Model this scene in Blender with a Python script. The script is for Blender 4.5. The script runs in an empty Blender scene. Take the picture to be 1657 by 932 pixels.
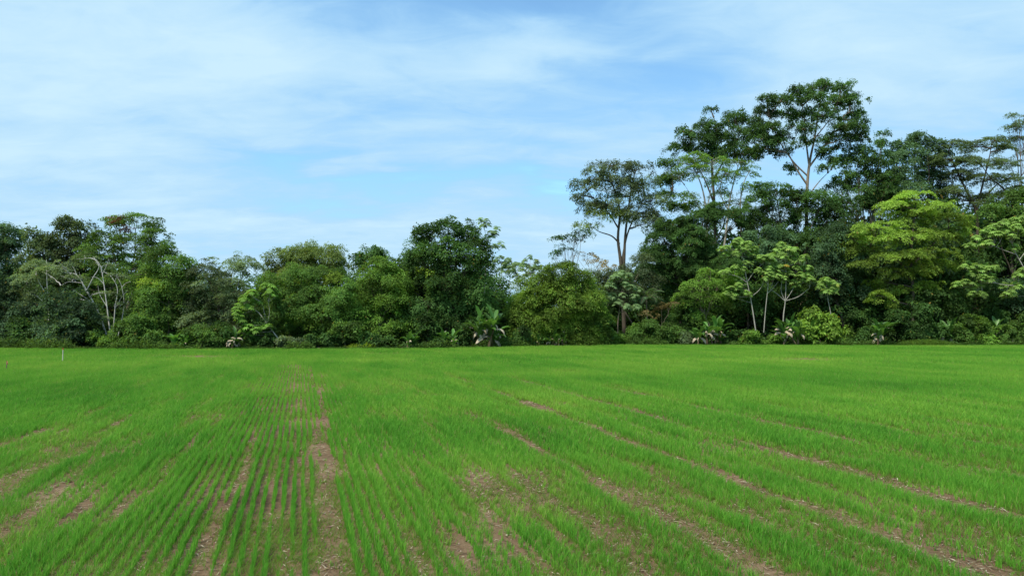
import bpy, math, random
import numpy as np
from mathutils import Vector

SC = bpy.context.scene
COL = SC.collection
rng = np.random.default_rng(7)
random.seed(7)
R = math.radians

# ------------------------------------------------------------------ camera, sky, sun, exposure
F = 1105.0                       # focal length in photo pixels (24 mm on 36 mm, 1657 px wide)
CX, CY, HZ = 828.5, 466.0, 518.0
CAMH = 3.4
TH = math.atan((HZ - CY) / F)
cam_d = bpy.data.cameras.new('camera')
cam_d.lens = 24.0
cam_d.sensor_width = 36.0
cam_d.clip_end = 6000
cam = bpy.data.objects.new('camera', cam_d)
cam.location = (0, 0, CAMH)
cam.rotation_euler = (math.pi / 2 + TH, 0, 0)
COL.objects.link(cam)
SC.camera = cam

SUN_EL, SUN_AZ = R(56), R(222)   # azimuth from +Y (view direction), clockwise: behind and to the left
world = bpy.data.worlds.new('World')
SC.world = world
world.use_nodes = True
wt = world.node_tree
wt.nodes.clear()


def nd(t, typ, **kw):
    n = t.nodes.new(typ)
    for k, v in kw.items():
        setattr(n, k, v)
    return n


def mth(t, op, a, b=None, c=None, clamp=False):
    n = t.nodes.new('ShaderNodeMath')
    n.operation = op
    n.use_clamp = clamp
    for i, v in enumerate((a, b, c)):
        if v is None:
            continue
        if isinstance(v, (int, float)):
            n.inputs[i].default_value = v
        else:
            t.links.new(v, n.inputs[i])
    return n.outputs[0]


def build_world():
    t = wt
    L = t.links.new
    tc = nd(t, 'ShaderNodeTexCoord')
    sep = nd(t, 'ShaderNodeSeparateXYZ')
    L(tc.outputs['Generated'], sep.inputs[0])
    x, y, z = sep.outputs
    zc = mth(t, 'MAXIMUM', z, 0.0)
    zz = mth(t, 'ADD', zc, 0.16)
    com = nd(t, 'ShaderNodeCombineXYZ')
    L(mth(t, 'DIVIDE', x, zz), com.inputs[0])
    L(mth(t, 'DIVIDE', y, zz), com.inputs[1])
    # large soft veils
    mp = nd(t, 'ShaderNodeMapping')
    mp.inputs['Rotation'].default_value = (0, 0, R(-24))
    mp.inputs['Scale'].default_value = (0.58, 1.0, 1)
    mp.inputs['Location'].default_value = (3.1, 1.7, 0)
    L(com.outputs[0], mp.inputs[0])
    n1 = nd(t, 'ShaderNodeTexNoise')
    n1.inputs['Scale'].default_value = 1.15
    n1.inputs['Detail'].default_value = 9
    n1.inputs['Roughness'].default_value = 0.58
    n1.inputs['Distortion'].default_value = 0.55
    L(mp.outputs[0], n1.inputs['Vector'])
    mp2 = nd(t, 'ShaderNodeMapping')
    mp2.inputs['Rotation'].default_value = (0, 0, R(-15))
    mp2.inputs['Scale'].default_value = (0.8, 2.1, 1)
    mp2.inputs['Location'].default_value = (-1.3, 4.2, 0)
    L(com.outputs[0], mp2.inputs[0])
    n2 = nd(t, 'ShaderNodeTexNoise')
    n2.inputs['Scale'].default_value = 1.7
    n2.inputs['Detail'].default_value = 7
    n2.inputs['Roughness'].default_value = 0.5
    n2.inputs['Distortion'].default_value = 0.25
    L(mp2.outputs[0], n2.inputs['Vector'])
    # windows of bluer sky / thicker puffs, given by azimuth and elevation (degrees)
    az = mth(t, 'MULTIPLY', mth(t, 'ARCTAN2', x, y), 180 / math.pi)
    el = mth(t, 'MULTIPLY', mth(t, 'ARCSINE', z), 180 / math.pi)
    wob = mth(t, 'MULTIPLY_ADD', n2.outputs['Fac'], 9.0, -4.5)
    elw = mth(t, 'ADD', el, wob)

    def blob(a0, e0, sa, se, tilt, amp):
        da = mth(t, 'SUBTRACT', az, a0)
        de = mth(t, 'SUBTRACT', mth(t, 'SUBTRACT', elw, e0), mth(t, 'MULTIPLY', da, tilt))
        q = mth(t, 'ADD', mth(t, 'POWER', mth(t, 'DIVIDE', da, sa), 2), mth(t, 'POWER', mth(t, 'DIVIDE', de, se), 2))
        return mth(t, 'MULTIPLY', mth(t, 'EXPONENT', mth(t, 'MULTIPLY', q, -1)), amp)
    tot = None
    for b in SKY_BLOBS:
        o = blob(*b)
        tot = o if tot is None else mth(t, 'ADD', tot, o)
    cov = mth(t, 'ADD', mth(t, 'MULTIPLY', mth(t, 'SUBTRACT', n1.outputs['Fac'], 0.5), 1.15), 0.66)
    cov = mth(t, 'ADD', cov, mth(t, 'MULTIPLY', mth(t, 'SUBTRACT', n2.outputs['Fac'], 0.5), 0.8))
    mp3 = nd(t, 'ShaderNodeMapping')
    mp3.inputs['Rotation'].default_value = (0, 0, R(28))
    mp3.inputs['Scale'].default_value = (1.0, 1.7, 1)
    L(com.outputs[0], mp3.inputs[0])
    n3 = nd(t, 'ShaderNodeTexNoise')
    n3.inputs['Scale'].default_value = 4.2
    n3.inputs['Detail'].default_value = 8
    n3.inputs['Roughness'].default_value = 0.62
    n3.inputs['Distortion'].default_value = 0.8
    L(mp3.outputs[0], n3.inputs['Vector'])
    cov = mth(t, 'ADD', cov, mth(t, 'MULTIPLY', mth(t, 'SUBTRACT', n3.outputs['Fac'], 0.5), 0.5))
    cov = mth(t, 'ADD', cov, tot, clamp=True)
    sky = nd(t, 'ShaderNodeTexSky', sky_type='NISHITA')
    sky.sun_disc = False
    sky.sun_elevation = SUN_EL
    sky.sun_rotation = SUN_AZ
    sky.air_density = 1.0
    sky.dust_density = 0.6
    sky.ozone_density = 2.0
    gain = nd(t, 'ShaderNodeMix', data_type='RGBA', blend_type='MULTIPLY')
    gain.inputs['Factor'].default_value = 1
    L(sky.outputs[0], gain.inputs['A'])
    gain.inputs['B'].default_value = SKY_GAIN
    veil = nd(t, 'ShaderNodeValToRGB')
    veil.color_ramp.elements[0].position = 0.3
    veil.color_ramp.elements[0].color = VEIL_LO
    veil.color_ramp.elements[1].position = 1.0
    veil.color_ramp.elements[1].color = VEIL_HI
    L(cov, veil.inputs[0])
    up = nd(t, 'ShaderNodeMix', data_type='RGBA', blend_type='MULTIPLY')
    up.inputs['Factor'].default_value = 1
    L(veil.outputs[0], up.inputs['A'])
    up.inputs['B'].default_value = (10, 10, 10, 1)
    fac = nd(t, 'ShaderNodeMapRange', interpolation_type='SMOOTHSTEP')
    L(cov, fac.inputs[0])
    fac.inputs[1].default_value = 0.0
    fac.inputs[2].default_value = 0.75
    mx = nd(t, 'ShaderNodeMix', data_type='RGBA')
    L(fac.outputs[0], mx.inputs['Factor'])
    L(gain.outputs['Result'], mx.inputs['A'])
    L(up.outputs['Result'], mx.inputs['B'])
    bg = nd(t, 'ShaderNodeBackground')
    bg.inputs['Strength'].default_value = 0.1
    L(mx.outputs['Result'], bg.inputs['Color'])
    out = nd(t, 'ShaderNodeOutputWorld')
    L(bg.outputs[0], out.inputs['Surface'])


SKY_GAIN = (1.5, 1.98, 2.05, 1)
VEIL_LO = (0.275, 0.545, 0.84, 1)
VEIL_HI = (0.53, 0.745, 0.88, 1)
# azimuth, elevation, half-widths, tilt, amount (negative: bluer window, positive: thicker cloud)
SKY_BLOBS = [(12, 19.5, 12, 3.0, -0.05, -0.40), (-2, 26.5, 22, 3.2, -0.10, -0.42), (-14, 11.6, 10, 1.1, -0.06, -0.30),
             (4.5, 11.3, 4.5, 1.2, -0.25, -0.42), (3, 22, 6, 1.8, 0.0, 0.30), (-21, 21.5, 4, 1.6, 0, 0.26),
             (-34, 17, 13, 10, 0, 0.2), (31, 19, 12, 8, 0, 0.22), (-10, 3, 30, 3.0, 0, 0.25), (16, 11, 10, 2.0, 0.1, -0.12)]
build_world()

sun_d = bpy.data.lights.new('sun', 'SUN')
sun_d.energy = 4.5
sun_d.angle = R(5.0)
sun_d.color = (1.0, 0.92, 0.78)
sun = bpy.data.objects.new('sun', sun_d)
to_sun = Vector((math.sin(SUN_AZ) * math.cos(SUN_EL), math.cos(SUN_AZ) * math.cos(SUN_EL), math.sin(SUN_EL)))
sun.rotation_euler = to_sun.to_track_quat('Z', 'Y').to_euler()
sun.location = (-30, -30, 60)
COL.objects.link(sun)
SC.view_settings.view_transform = 'Standard'
SC.view_settings.look = 'None'
SC.view_settings.gamma = 1
SC.view_settings.exposure = 0.2
SC.view_settings.use_curve_mapping = False
SC.cycles.max_bounces = 8
SC.cycles.diffuse_bounces = 5
SC.cycles.transmission_bounces = 6
SC.cycles.transparent_max_bounces = 4


# ------------------------------------------------------------------ helpers
def at(px, py, Y):
    """world point seen at photo pixel (px, py) at ground distance Y in front of the camera"""
    cx, cy = (px - CX) / F, -(py - CY) / F
    dy = math.cos(TH) - cy * math.sin(TH)
    dz = math.sin(TH) + cy * math.cos(TH)
    t = Y / dy
    return np.array((cx * t, Y, CAMH + dz * t))


def ground(px, py):
    cx, cy = (px - CX) / F, -(py - CY) / F
    dy = math.cos(TH) - cy * math.sin(TH)
    dz = math.sin(TH) + cy * math.cos(TH)
    t = -CAMH / dz
    return np.array((cx * t, dy * t, 0.0))


def ppm(Y):
    return F / Y


def unit(a):
    return a / np.maximum(np.linalg.norm(a, axis=-1, keepdims=True), 1e-9)


def make_mesh(name, V, T=None, Q=None, tint=None, smooth=False):
    me = bpy.data.meshes.new(name)
    V = np.asarray(V, np.float32)
    me.vertices.add(len(V))
    me.vertices.foreach_set('co', V.ravel())
    idx, tot = [], []
    if T is not None and len(T):
        T = np.asarray(T, np.int32)
        idx.append(T.ravel())
        tot.append(np.full(len(T), 3, np.int32))
    if Q is not None and len(Q):
        Q = np.asarray(Q, np.int32)
        idx.append(Q.ravel())
        tot.append(np.full(len(Q), 4, np.int32))
    idx, tot = np.concatenate(idx), np.concatenate(tot)
    me.loops.add(len(idx))
    me.loops.foreach_set('vertex_index', idx)
    me.polygons.add(len(tot))
    st = np.zeros(len(tot), np.int32)
    st[1:] = np.cumsum(tot)[:-1]
    me.polygons.foreach_set('loop_start', st)
    if smooth:
        me.polygons.foreach_set('use_smooth', np.ones(len(tot), bool))
    if tint is not None:
        a = me.attributes.new('tint', 'FLOAT', 'POINT')
        a.data.foreach_set('value', np.asarray(tint, np.float32))
    me.update(calc_edges=True)
    me.validate()
    return me


def link(name, me, mat, parent=None):
    o = bpy.data.objects.new(name, me)
    if mat is not None and not me.materials:
        me.materials.append(mat)
    COL.objects.link(o)
    if parent is not None:
        o.parent = parent
    return o


def tag(o, label, cat, group=None):
    o['label'] = label
    o['category'] = cat
    if group:
        o['group'] = group
    return o


def thing(name, label, cat, loc, group=None):
    o = bpy.data.objects.new(name, None)
    o.empty_display_size = 0.5
    o.location = loc
    COL.objects.link(o)
    return tag(o, label, cat, group)


def dup(root, loc, rotz, scale, label=None, group=None):
    r = root.copy()
    COL.objects.link(r)
    r.location = loc
    r.rotation_euler = (0, 0, rotz)
    r.scale = scale
    if label:
        r['label'] = label
    if group:
        r['group'] = group
    for ch in list(root.children):
        c = ch.copy()
        COL.objects.link(c)
        c.parent = r
    return r


def _hash(ix, iy, seed):
    h = (ix.astype(np.int64) * 374761393 + iy.astype(np.int64) * 668265263 + seed * 1442695041) & 0xffffffff
    h = ((h ^ (h >> 13)) * 1274126177) & 0xffffffff
    h = (h ^ (h >> 16)) & 0xffffffff
    return h / 4294967295.0


def vnoise(x, y, seed=0):
    ix, iy = np.floor(x), np.floor(y)
    fx, fy = x - ix, y - iy
    fx, fy = fx * fx * (3 - 2 * fx), fy * fy * (3 - 2 * fy)
    a, b = _hash(ix, iy, seed), _hash(ix + 1, iy, seed)
    c, d = _hash(ix, iy + 1, seed), _hash(ix + 1, iy + 1, seed)
    return (a * (1 - fx) + b * fx) * (1 - fy) + (c * (1 - fx) + d * fx) * fy


def fbm(x, y, seed=0, oct=3):
    s, a, n = 0, 0.5, 0
    for i in range(oct):
        s = s + a * vnoise(x * 2 ** i, y * 2 ** i, seed + i * 17)
        n += a
        a *= 0.5
    return s / n


class Tubes:
    def __init__(self):
        self.V, self.Q, self.n = [], [], 0

    def add(self, P, rad, sides=6):
        P = np.asarray(P, float)
        rad = np.broadcast_to(np.asarray(rad, float), (len(P),))
        d = unit(np.gradient(P, axis=0))
        ref = np.array((0.31, 0.95, 0.05))
        s = unit(np.cross(d, ref))
        u = np.cross(s, d)
        a = np.arange(sides) / sides * 2 * math.pi
        ring = s[:, None] * np.cos(a)[None, :, None] + u[:, None] * np.sin(a)[None, :, None]
        v = P[:, None] + ring * rad[:, None, None]
        k, m = len(P), sides
        i, j = np.meshgrid(np.arange(k - 1), np.arange(m), indexing='ij')
        j2 = (j + 1) % m
        q = np.stack((i * m + j, i * m + j2, (i + 1) * m + j2, (i + 1) * m + j), -1).reshape(-1, 4)
        self.V.append(v.reshape(-1, 3))
        self.Q.append(q + self.n)
        self.n += k * m

    def mesh(self, name, origin):
        V = np.concatenate(self.V) - origin
        return make_mesh(name, V, None, np.concatenate(self.Q), smooth=True)


def curve(a, b, r0, r1, sag=0.0, n=6, wob=0.05, g=None):
    g = g or rng
    a, b = np.asarray(a, float), np.asarray(b, float)
    t = np.linspace(0, 1, n)[:, None]
    ln = np.linalg.norm(b - a)
    c = (a + b) / 2 + np.array((0, 0, sag * ln)) + g.normal(0, wob * ln, 3)
    P = (1 - t) ** 2 * a + 2 * t * (1 - t) * c + t ** 2 * b
    P[1:-1] += g.normal(0, 0.012 * ln, (n - 2, 3))
    return P, r0 + (r1 - r0) * t[:, 0] ** 0.8


def poly(pts, n=4, wob=0.02):
    """densify a polyline with a Catmull-Rom spline"""
    P = np.asarray(pts, float)
    if len(P) < 3:
        P = np.stack((P[0], (P[0] + P[-1]) / 2 + rng.normal(0, wob * np.linalg.norm(P[-1] - P[0]), 3), P[-1]))
    E = np.concatenate((2 * P[:1] - P[1:2], P, 2 * P[-1:] - P[-2:-1]))
    out = []
    for i in range(len(P) - 1):
        p0, p1, p2, p3 = E[i:i + 4]
        for t in np.arange(n) / n:
            out.append(0.5 * (2 * p1 + (p2 - p0) * t + (2 * p0 - 5 * p1 + 4 * p2 - p3) * t * t + (3 * p1 - p0 - 3 * p2 + p3) * t ** 3))
    out.append(P[-1])
    return np.array(out)


# ------------------------------------------------------------------ materials
def new_mat(name):
    m = bpy.data.materials.new(name)
    m.use_nodes = True
    t = m.node_tree
    t.nodes.clear()
    out = nd(t, 'ShaderNodeOutputMaterial')
    return m, t, out


def leaf_mat(name, dark, base, light, odd=(0.22, 0.17, 0.04), trans=0.45, rough=0.6, spec=0.12):
    m, t, out = new_mat(name)
    L = t.links.new
    a = nd(t, 'ShaderNodeAttribute', attribute_name='tint')
    rp = nd(t, 'ShaderNodeValToRGB')
    e = rp.color_ramp.elements
    e[0].position, e[0].color = 0.12, (*dark, 1)
    e[1].position, e[1].color = 0.5, (*base, 1)
    x = e.new(0.86)
    x.color = (*light, 1)
    x = e.new(0.985)
    x.color = (*odd, 1)
    L(a.outputs['Fac'], rp.inputs[0])
    p = nd(t, 'ShaderNodeBsdfPrincipled')
    L(rp.outputs[0], p.inputs['Base Color'])
    p.inputs['Roughness'].default_value = rough
    p.inputs['Specular IOR Level'].default_value = spec
    tr = nd(t, 'ShaderNodeBsdfTranslucent')
    hs = nd(t, 'ShaderNodeMix', data_type='RGBA', blend_type='MULTIPLY')
    hs.inputs['Factor'].default_value = 1
    L(rp.outputs[0], hs.inputs['A'])
    hs.inputs['B'].default_value = (1.5, 1.45, 0.7, 1)
    L(hs.outputs['Result'], tr.inputs['Color'])
    mx = nd(t, 'ShaderNodeMixShader')
    mx.inputs[0].default_value = trans
    L(p.outputs[0], mx.inputs[1])
    L(tr.outputs[0], mx.inputs[2])
    L(mx.outputs[0], out.inputs[0])
    return m


def rough_mat(name, c1, c2, scale=3.0, rough=0.9, bump=0.3, stretch=(1, 1, 0.25)):
    m, t, out = new_mat(name)
    L = t.links.new
    tc = nd(t, 'ShaderNodeTexCoord')
    mp = nd(t, 'ShaderNodeMapping')
    mp.inputs['Scale'].default_value = stretch
    L(tc.outputs['Object'], mp.inputs[0])
    n = nd(t, 'ShaderNodeTexNoise')
    n.inputs['Scale'].default_value = scale
    n.inputs['Detail'].default_value = 6
    n.inputs['Roughness'].default_value = 0.65
    L(mp.outputs[0], n.inputs['Vector'])
    rp = nd(t, 'ShaderNodeValToRGB')
    rp.color_ramp.elements[0].position = 0.32
    rp.color_ramp.elements[0].color = (*c1, 1)
    rp.color_ramp.elements[1].position = 0.68
    rp.color_ramp.elements[1].color = (*c2, 1)
    L(n.outputs['Fac'], rp.inputs[0])
    p = nd(t, 'ShaderNodeBsdfPrincipled')
    L(rp.outputs[0], p.inputs['Base Color'])
    p.inputs['Roughness'].default_value = rough
    p.inputs['Specular IOR Level'].default_value = 0.2
    b = nd(t, 'ShaderNodeBump')
    b.inputs['Strength'].default_value = bump
    b.inputs['Distance'].default_value = 0.05
    L(n.outputs['Fac'], b.inputs['Height'])
    L(b.outputs[0], p.inputs['Normal'])
    L(p.outputs[0], out.inputs[0])
    return m


def scl(c, k):
    return tuple(v * k for v in c)


def leafset(name, base, spread=0.55, **kw):
    base = (base[0] * 1.78, base[1] * 1.80, base[2] * 1.62)
    return leaf_mat(name, scl(base, 1 - spread), base, scl(base, 1 + spread), **kw)


M = {
    'dark': leafset('leaf_dark_green', (0.036, 0.075, 0.022)),
    'blue': leafset('leaf_bluish_green', (0.046, 0.085, 0.045)),
    'mid': leafset('leaf_mid_green', (0.060, 0.112, 0.028)),
    'fresh': leafset('leaf_fresh_green', (0.085, 0.155, 0.030)),
    'yellow': leafset('leaf_yellow_green', (0.122, 0.188, 0.036)),
    'bush': leafset('leaf_warm_green', (0.098, 0.162, 0.030)),
    'sapling': leafset('leaf_bright_lime', (0.095, 0.175, 0.036), trans=0.45),
    'vine': leafset('leaf_vine_green', (0.070, 0.098, 0.032)),
    'lime': leafset('leaf_lime_green', (0.125, 0.185, 0.030)),
    'olive': leafset('leaf_olive_brown', (0.053, 0.080, 0.036)),
    'grey': leafset('leaf_grey_green', (0.085, 0.120, 0.066)),
    'rust': leafset('leaf_rusty_brown', (0.066, 0.034, 0.022)),
    'brown': leafset('leaf_dry_brown', (0.15, 0.12, 0.06)),
    'cecropia': leafset('leaf_pale_fresh_green', (0.128, 0.205, 0.058), odd=(0.40, 0.30, 0.05), trans=0.45),
    'cecdim': leafset('leaf_pale_dull_green', (0.11, 0.17, 0.085), trans=0.45),
    'banana': leafset('leaf_banana_green', (0.055, 0.125, 0.030), trans=0.35, rough=0.42, spec=0.4),
    'dead': leafset('leaf_dead_pale', (0.265, 0.225, 0.185), spread=0.3, odd=(0.3, 0.22, 0.12), trans=0.2, rough=0.8, spec=0.1),
}
BARK = {
    'pale': rough_mat('bark_pale_grey', (0.20, 0.20, 0.17), (0.42, 0.41, 0.36)),
    'white': rough_mat('bark_whitish', (0.40, 0.40, 0.37), (0.60, 0.59, 0.55)),
    'brown': rough_mat('bark_grey_brown', (0.11, 0.09, 0.065), (0.24, 0.20, 0.15)),
    'dark': rough_mat('bark_dark', (0.045, 0.038, 0.03), (0.12, 0.10, 0.075)),
    'stem': rough_mat('banana_stem', (0.06, 0.04, 0.025), (0.20, 0.15, 0.09)),
}


# ------------------------------------------------------------------ foliage
def leaf_quads(P, D, N, Ln, Wd, fold=0.18):
    """diamond leaves folded on the midrib: base, left, tip, right -> two triangles each"""
    D = unit(D)
    S = unit(np.cross(N, D))
    N2 = np.cross(D, S)
    Ln, Wd = Ln[:, None], Wd[:, None]
    base = P - D * Ln * 0.5
    tip = P + D * Ln * 0.5 - N2 * Ln * 0.10
    mid = P - D * Ln * 0.05 + N2 * Wd * fold
    l, r = mid + S * Wd * 0.5, mid - S * Wd * 0.5
    V = np.stack((base, l, tip, r), 1).reshape(-1, 3)
    k = np.arange(len(P))[:, None] * 4
    T = np.concatenate((k + np.array((0, 2, 1)), k + np.array((0, 3, 2))))
    return V, T


def foliage(lobes, dens=1.0, pad=0.8, nleaf=42, leaf=(0.30, 0.13), flat=0.2, droop=0.35, inner=0.4, upness=1.0, under=0.45, g=None, tshift=0.0):
    """leafy sprays over ellipsoidal lobes; returns verts, tris, tint, list of (lobe index, spray centre)"""
    g = g or rng
    dens, nleaf, leaf = dens * 1.9, nleaf * 1.6, (leaf[0] * 0.94, leaf[1] * 1.0)
    PC, PR, PN, PT, LI = [], [], [], [], []
    for li, (c, r) in enumerate(lobes):
        r = np.asarray(r, float)
        n = max(4, int(dens * 1.35 * math.pi * r[0] * r[2] / pad ** 2))
        d = unit(g.normal(size=(n * 2, 3)))
        keep = (d[:, 2] > -0.25) | (g.random(len(d)) < under)
        d = d[keep][:n]
        n = len(d)
        k = unit(g.normal(size=(4, 3)))
        bump = 1 + 0.15 * np.sin(d @ k.T * 5 + g.random(4) * 6).sum(1)
        ok = bump > np.quantile(bump, 0.16)
        d, bump = d[ok], bump[ok]
        n = len(d)
        rad = (inner + (1 - inner) * g.random(n) ** 0.55) * bump
        p = np.asarray(c) + d * r * rad[:, None]
        PC.append(p)
        PR.append(pad * g.uniform(0.55, 1.35, n))
        PN.append(unit(np.array((0, 0, upness)) + d * 0.65 + g.normal(0, 0.22, (n, 3))))
        PT.append(np.clip(g.normal(0, 0.16) + g.normal(0, 0.15, n), -0.4, 0.4))
        LI += [li] * n
    PC, PR, PN, PT = map(np.concatenate, (PC, PR, PN, PT))
    m = np.maximum(6, (nleaf * (PR / pad) ** 1.6)).astype(int)
    ix = np.repeat(np.arange(len(PC)), m)
    n = len(ix)
    pn = PN[ix]
    t1 = unit(np.cross(pn, np.array((0.3, 0.9, 0.1))))
    t2 = np.cross(pn, t1)
    a = g.random(n) * 2 * math.pi
    rr = g.random(n) ** 0.55
    pr = PR[ix]
    rad = t1 * np.cos(a)[:, None] + t2 * np.sin(a)[:, None]
    pos = PC[ix] + rad * (rr * pr)[:, None] + pn * (g.normal(0, flat, n) * pr)[:, None]
    pos[:, 2] -= droop * rr ** 2 * pr
    D = rad * 0.9 + g.normal(0, 0.5, (n, 3)) - np.array((0, 0, 1)) * (droop * (0.4 + rr))[:, None]
    N = pn + g.normal(0, 0.45, (n, 3))
    ps = g.uniform(0.72, 1.38, len(PC))[ix]
    Ln = leaf[0] * ps * g.uniform(0.65, 1.35, n)
    Wd = leaf[1] * ps * g.uniform(0.65, 1.35, n)
    V, T = leaf_quads(pos, D, N, Ln, Wd)
    tint = np.clip(0.5 + tshift + PT[ix] + g.normal(0, 0.12, n), 0.02, 0.86)
    tint[g.random(n) < 0.006] = 0.99
    return V, T, np.repeat(tint, 4), list(zip(LI, PC))


def lobes_px(L, Y, depth=1.0, spread=1.0, g=None):
    g = g or rng
    out = []
    for l in L:
        px, py, rx, ry = l[:4]
        dy = l[4] if len(l) > 4 else g.uniform(-1.2, 1.2) * spread
        y = Y + dy
        k = y / F
        out.append((at(px, py, y), (rx * k, 0.85 * depth * (rx + ry) / 2 * k, ry * k)))
    return out


def tree(name, label, base, Y, L, mat, bark='brown', r=0.28, fork=None, trunks=None, group=None, cat='tree', twig=0.3,
         extra=None, depth=1.0, spread=1.0, sag=0.08, lean=0.0, **kw):
    """base: photo x of the foot; L: crown lobes (x, y, rx, ry[, depth offset]) in photo pixels at distance Y"""
    b = at(base, 560, Y)
    b[2] = 0.0
    lobes = lobes_px(L, Y, depth, spread)
    V, T, tint, pads = foliage(lobes, **kw)
    root = thing(name, label, cat, b, group)
    link('crown', make_mesh('crown', V - b, T, None, tint), M[mat], root)
    tb = Tubes()
    ends = []
    if trunks:
        for tr in trunks:
            pts = [at(p[0], p[1], Y + (p[2] if len(p) > 2 else 0)) for p in tr['p']]
            if tr.get('root'):
                pts[0] = b + np.array((rng.normal(0, 0.1), rng.normal(0, 0.1), -0.15))
            P = poly(pts)
            tb.add(P, np.linspace(tr['r'][0] * 0.82, tr['r'][1] * 0.75, len(P)), 7)
            ends.append(P)
    if not trunks:
        if fork is None:
            fk = np.mean([c for c, _ in lobes], 0)
            fk[2] *= 0.5
        else:
            fk = at(fork[0], fork[1], Y)
        P = poly([b - np.array((0, 0, 0.15)), (b + fk) / 2 + rng.normal(0, 0.15, 3), fk])
        tb.add(P, np.linspace(r * 1.15, r * 0.75, len(P)), 7)
        ends.append(P[len(P) // 2:])
    allp = np.concatenate(ends)
    hub = []
    for c, rr in lobes:
        # limb leaves from the lower, nearest part of the trunk
        dist = np.linalg.norm(allp - c, axis=1) + 1.2 * np.maximum(0, allp[:, 2] - c[2] + 0.5)
        s = allp[np.argmin(dist)]
        P, ra = curve(s, c, r * 0.42, r * 0.13, sag, 7)
        tb.add(P, ra, 6)
        hub.append(P)
    for li, pc in pads:
        if rng.random() > twig:
            continue
        h = hub[li]
        s = h[rng.integers(len(h) // 2, len(h))]
        P, ra = curve(s, pc, max(0.022, r * 0.10), 0.012, 0.05, 4)
        tb.add(P, ra, 4)
    link('trunk', tb.mesh('trunk', b), BARK[bark], root)
    if extra:
        for nm, m2, L2, kw2 in extra:
            V, T, tint, _ = foliage(lobes_px(L2, Y - 0.5, depth), **{**kw, **kw2})
            link(nm, make_mesh(nm, V - b, T, None, tint), M[m2], root)
    return root


def palmate(P, N, rad, g, n=9):
    """umbrella leaves of n radiating lobes"""
    k = len(P)
    t1 = unit(np.cross(N, g.normal(size=(k, 3))))
    t2 = np.cross(N, t1)
    ang = (np.arange(n) / n * 2 * math.pi)[None, :] + g.random(k)[:, None] * 6
    d = t1[:, None] * np.cos(ang)[..., None] + t2[:, None] * np.sin(ang)[..., None]
    ln = rad[:, None] * g.uniform(0.8, 1.1, (k, n))
    c = P[:, None] + d * (ln * 0.5)[..., None]
    d2 = d - N[:, None] * 0.35
    NN = np.broadcast_to(N[:, None], d.shape)
    return leaf_quads(c.reshape(-1, 3), d2.reshape(-1, 3), NN.reshape(-1, 3), ln.ravel(), ln.ravel() * 0.42, 0.1)


def cecropia(name, label, base, Y, trunks, tips, mat='cecropia', bark='pale', size=1.0, nleaf=9, group=None, cat='tree', spread=0.7, basey=None):
    """trunks: [(points, r0, r1)] in photo pixels; tips: leaf rosettes (x, y) each at the end of a thin branch"""
    b = at(base, 560, Y)
    b[2] = 0
    tb = Tubes()
    allp = []
    for pts, r0, r1 in trunks:
        W = [at(p[0], p[1], Y + (p[2] if len(p) > 2 else 0)) for p in pts]
        P = poly(W)
        tb.add(P, np.linspace(r0 * 0.8, r1 * 0.7, len(P)), 7)
        allp.append(P)
    allp = np.concatenate(allp)
    PP, NN, RR = [], [], []
    tips = list(tips) + [(q[0] + rng.normal(0, 5) * size, q[1] + rng.normal(0, 4) * size) for q in tips]
    for tp in tips:
        c = at(tp[0], tp[1], Y + (tp[2] if len(tp) > 2 else rng.uniform(-spread, spread)))
        sz = size * (tp[3] if len(tp) > 3 else 1)
        dist = np.linalg.norm(allp - c, axis=1) + 1.5 * np.maximum(0, allp[:, 2] - c[2])
        s = allp[np.argmin(dist)]
        if np.linalg.norm(s - c) > 0.25:
            P, ra = curve(s, c, 0.034 * size, 0.018 * size, -0.06, 6)
            tb.add(P, ra, 5)
        n = nleaf
        az = rng.random() * 6 + np.arange(n) * 2.4
        pol = np.linspace(0.25, 1.5, n)
        d = np.stack((np.sin(pol) * np.cos(az), np.sin(pol) * np.sin(az), np.cos(pol)), 1)
        pet = sz * rng.uniform(0.45, 0.75, n)
        p = c + d * pet[:, None]
        for q in p:
            tb.add(np.stack((c, (c + q) / 2 + np.array((0, 0, 0.05)), q)), (0.016, 0.012, 0.01), 3)
        PP.append(p)
        NN.append(unit(d * 0.75 + np.array((0, 0, 0.75)) + rng.normal(0, 0.15, (n, 3))))
        RR.append(sz * rng.uniform(0.38, 0.60, n))
    PP, NN, RR = map(np.concatenate, (PP, NN, RR))
    V, T = palmate(PP, NN, RR, rng)
    tint = np.clip(rng.normal(0.5, 0.16, len(PP)), 0.05, 0.92)
    tint[rng.random(len(PP)) < 0.008] = 0.99
    root = thing(name, label, cat, b, group)
    link('crown', make_mesh('crown', V - b, T, None, np.repeat(tint, 36)), M[mat], root)
    link('trunk', tb.mesh('trunk', b), BARK[bark], root)
    return root


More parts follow.
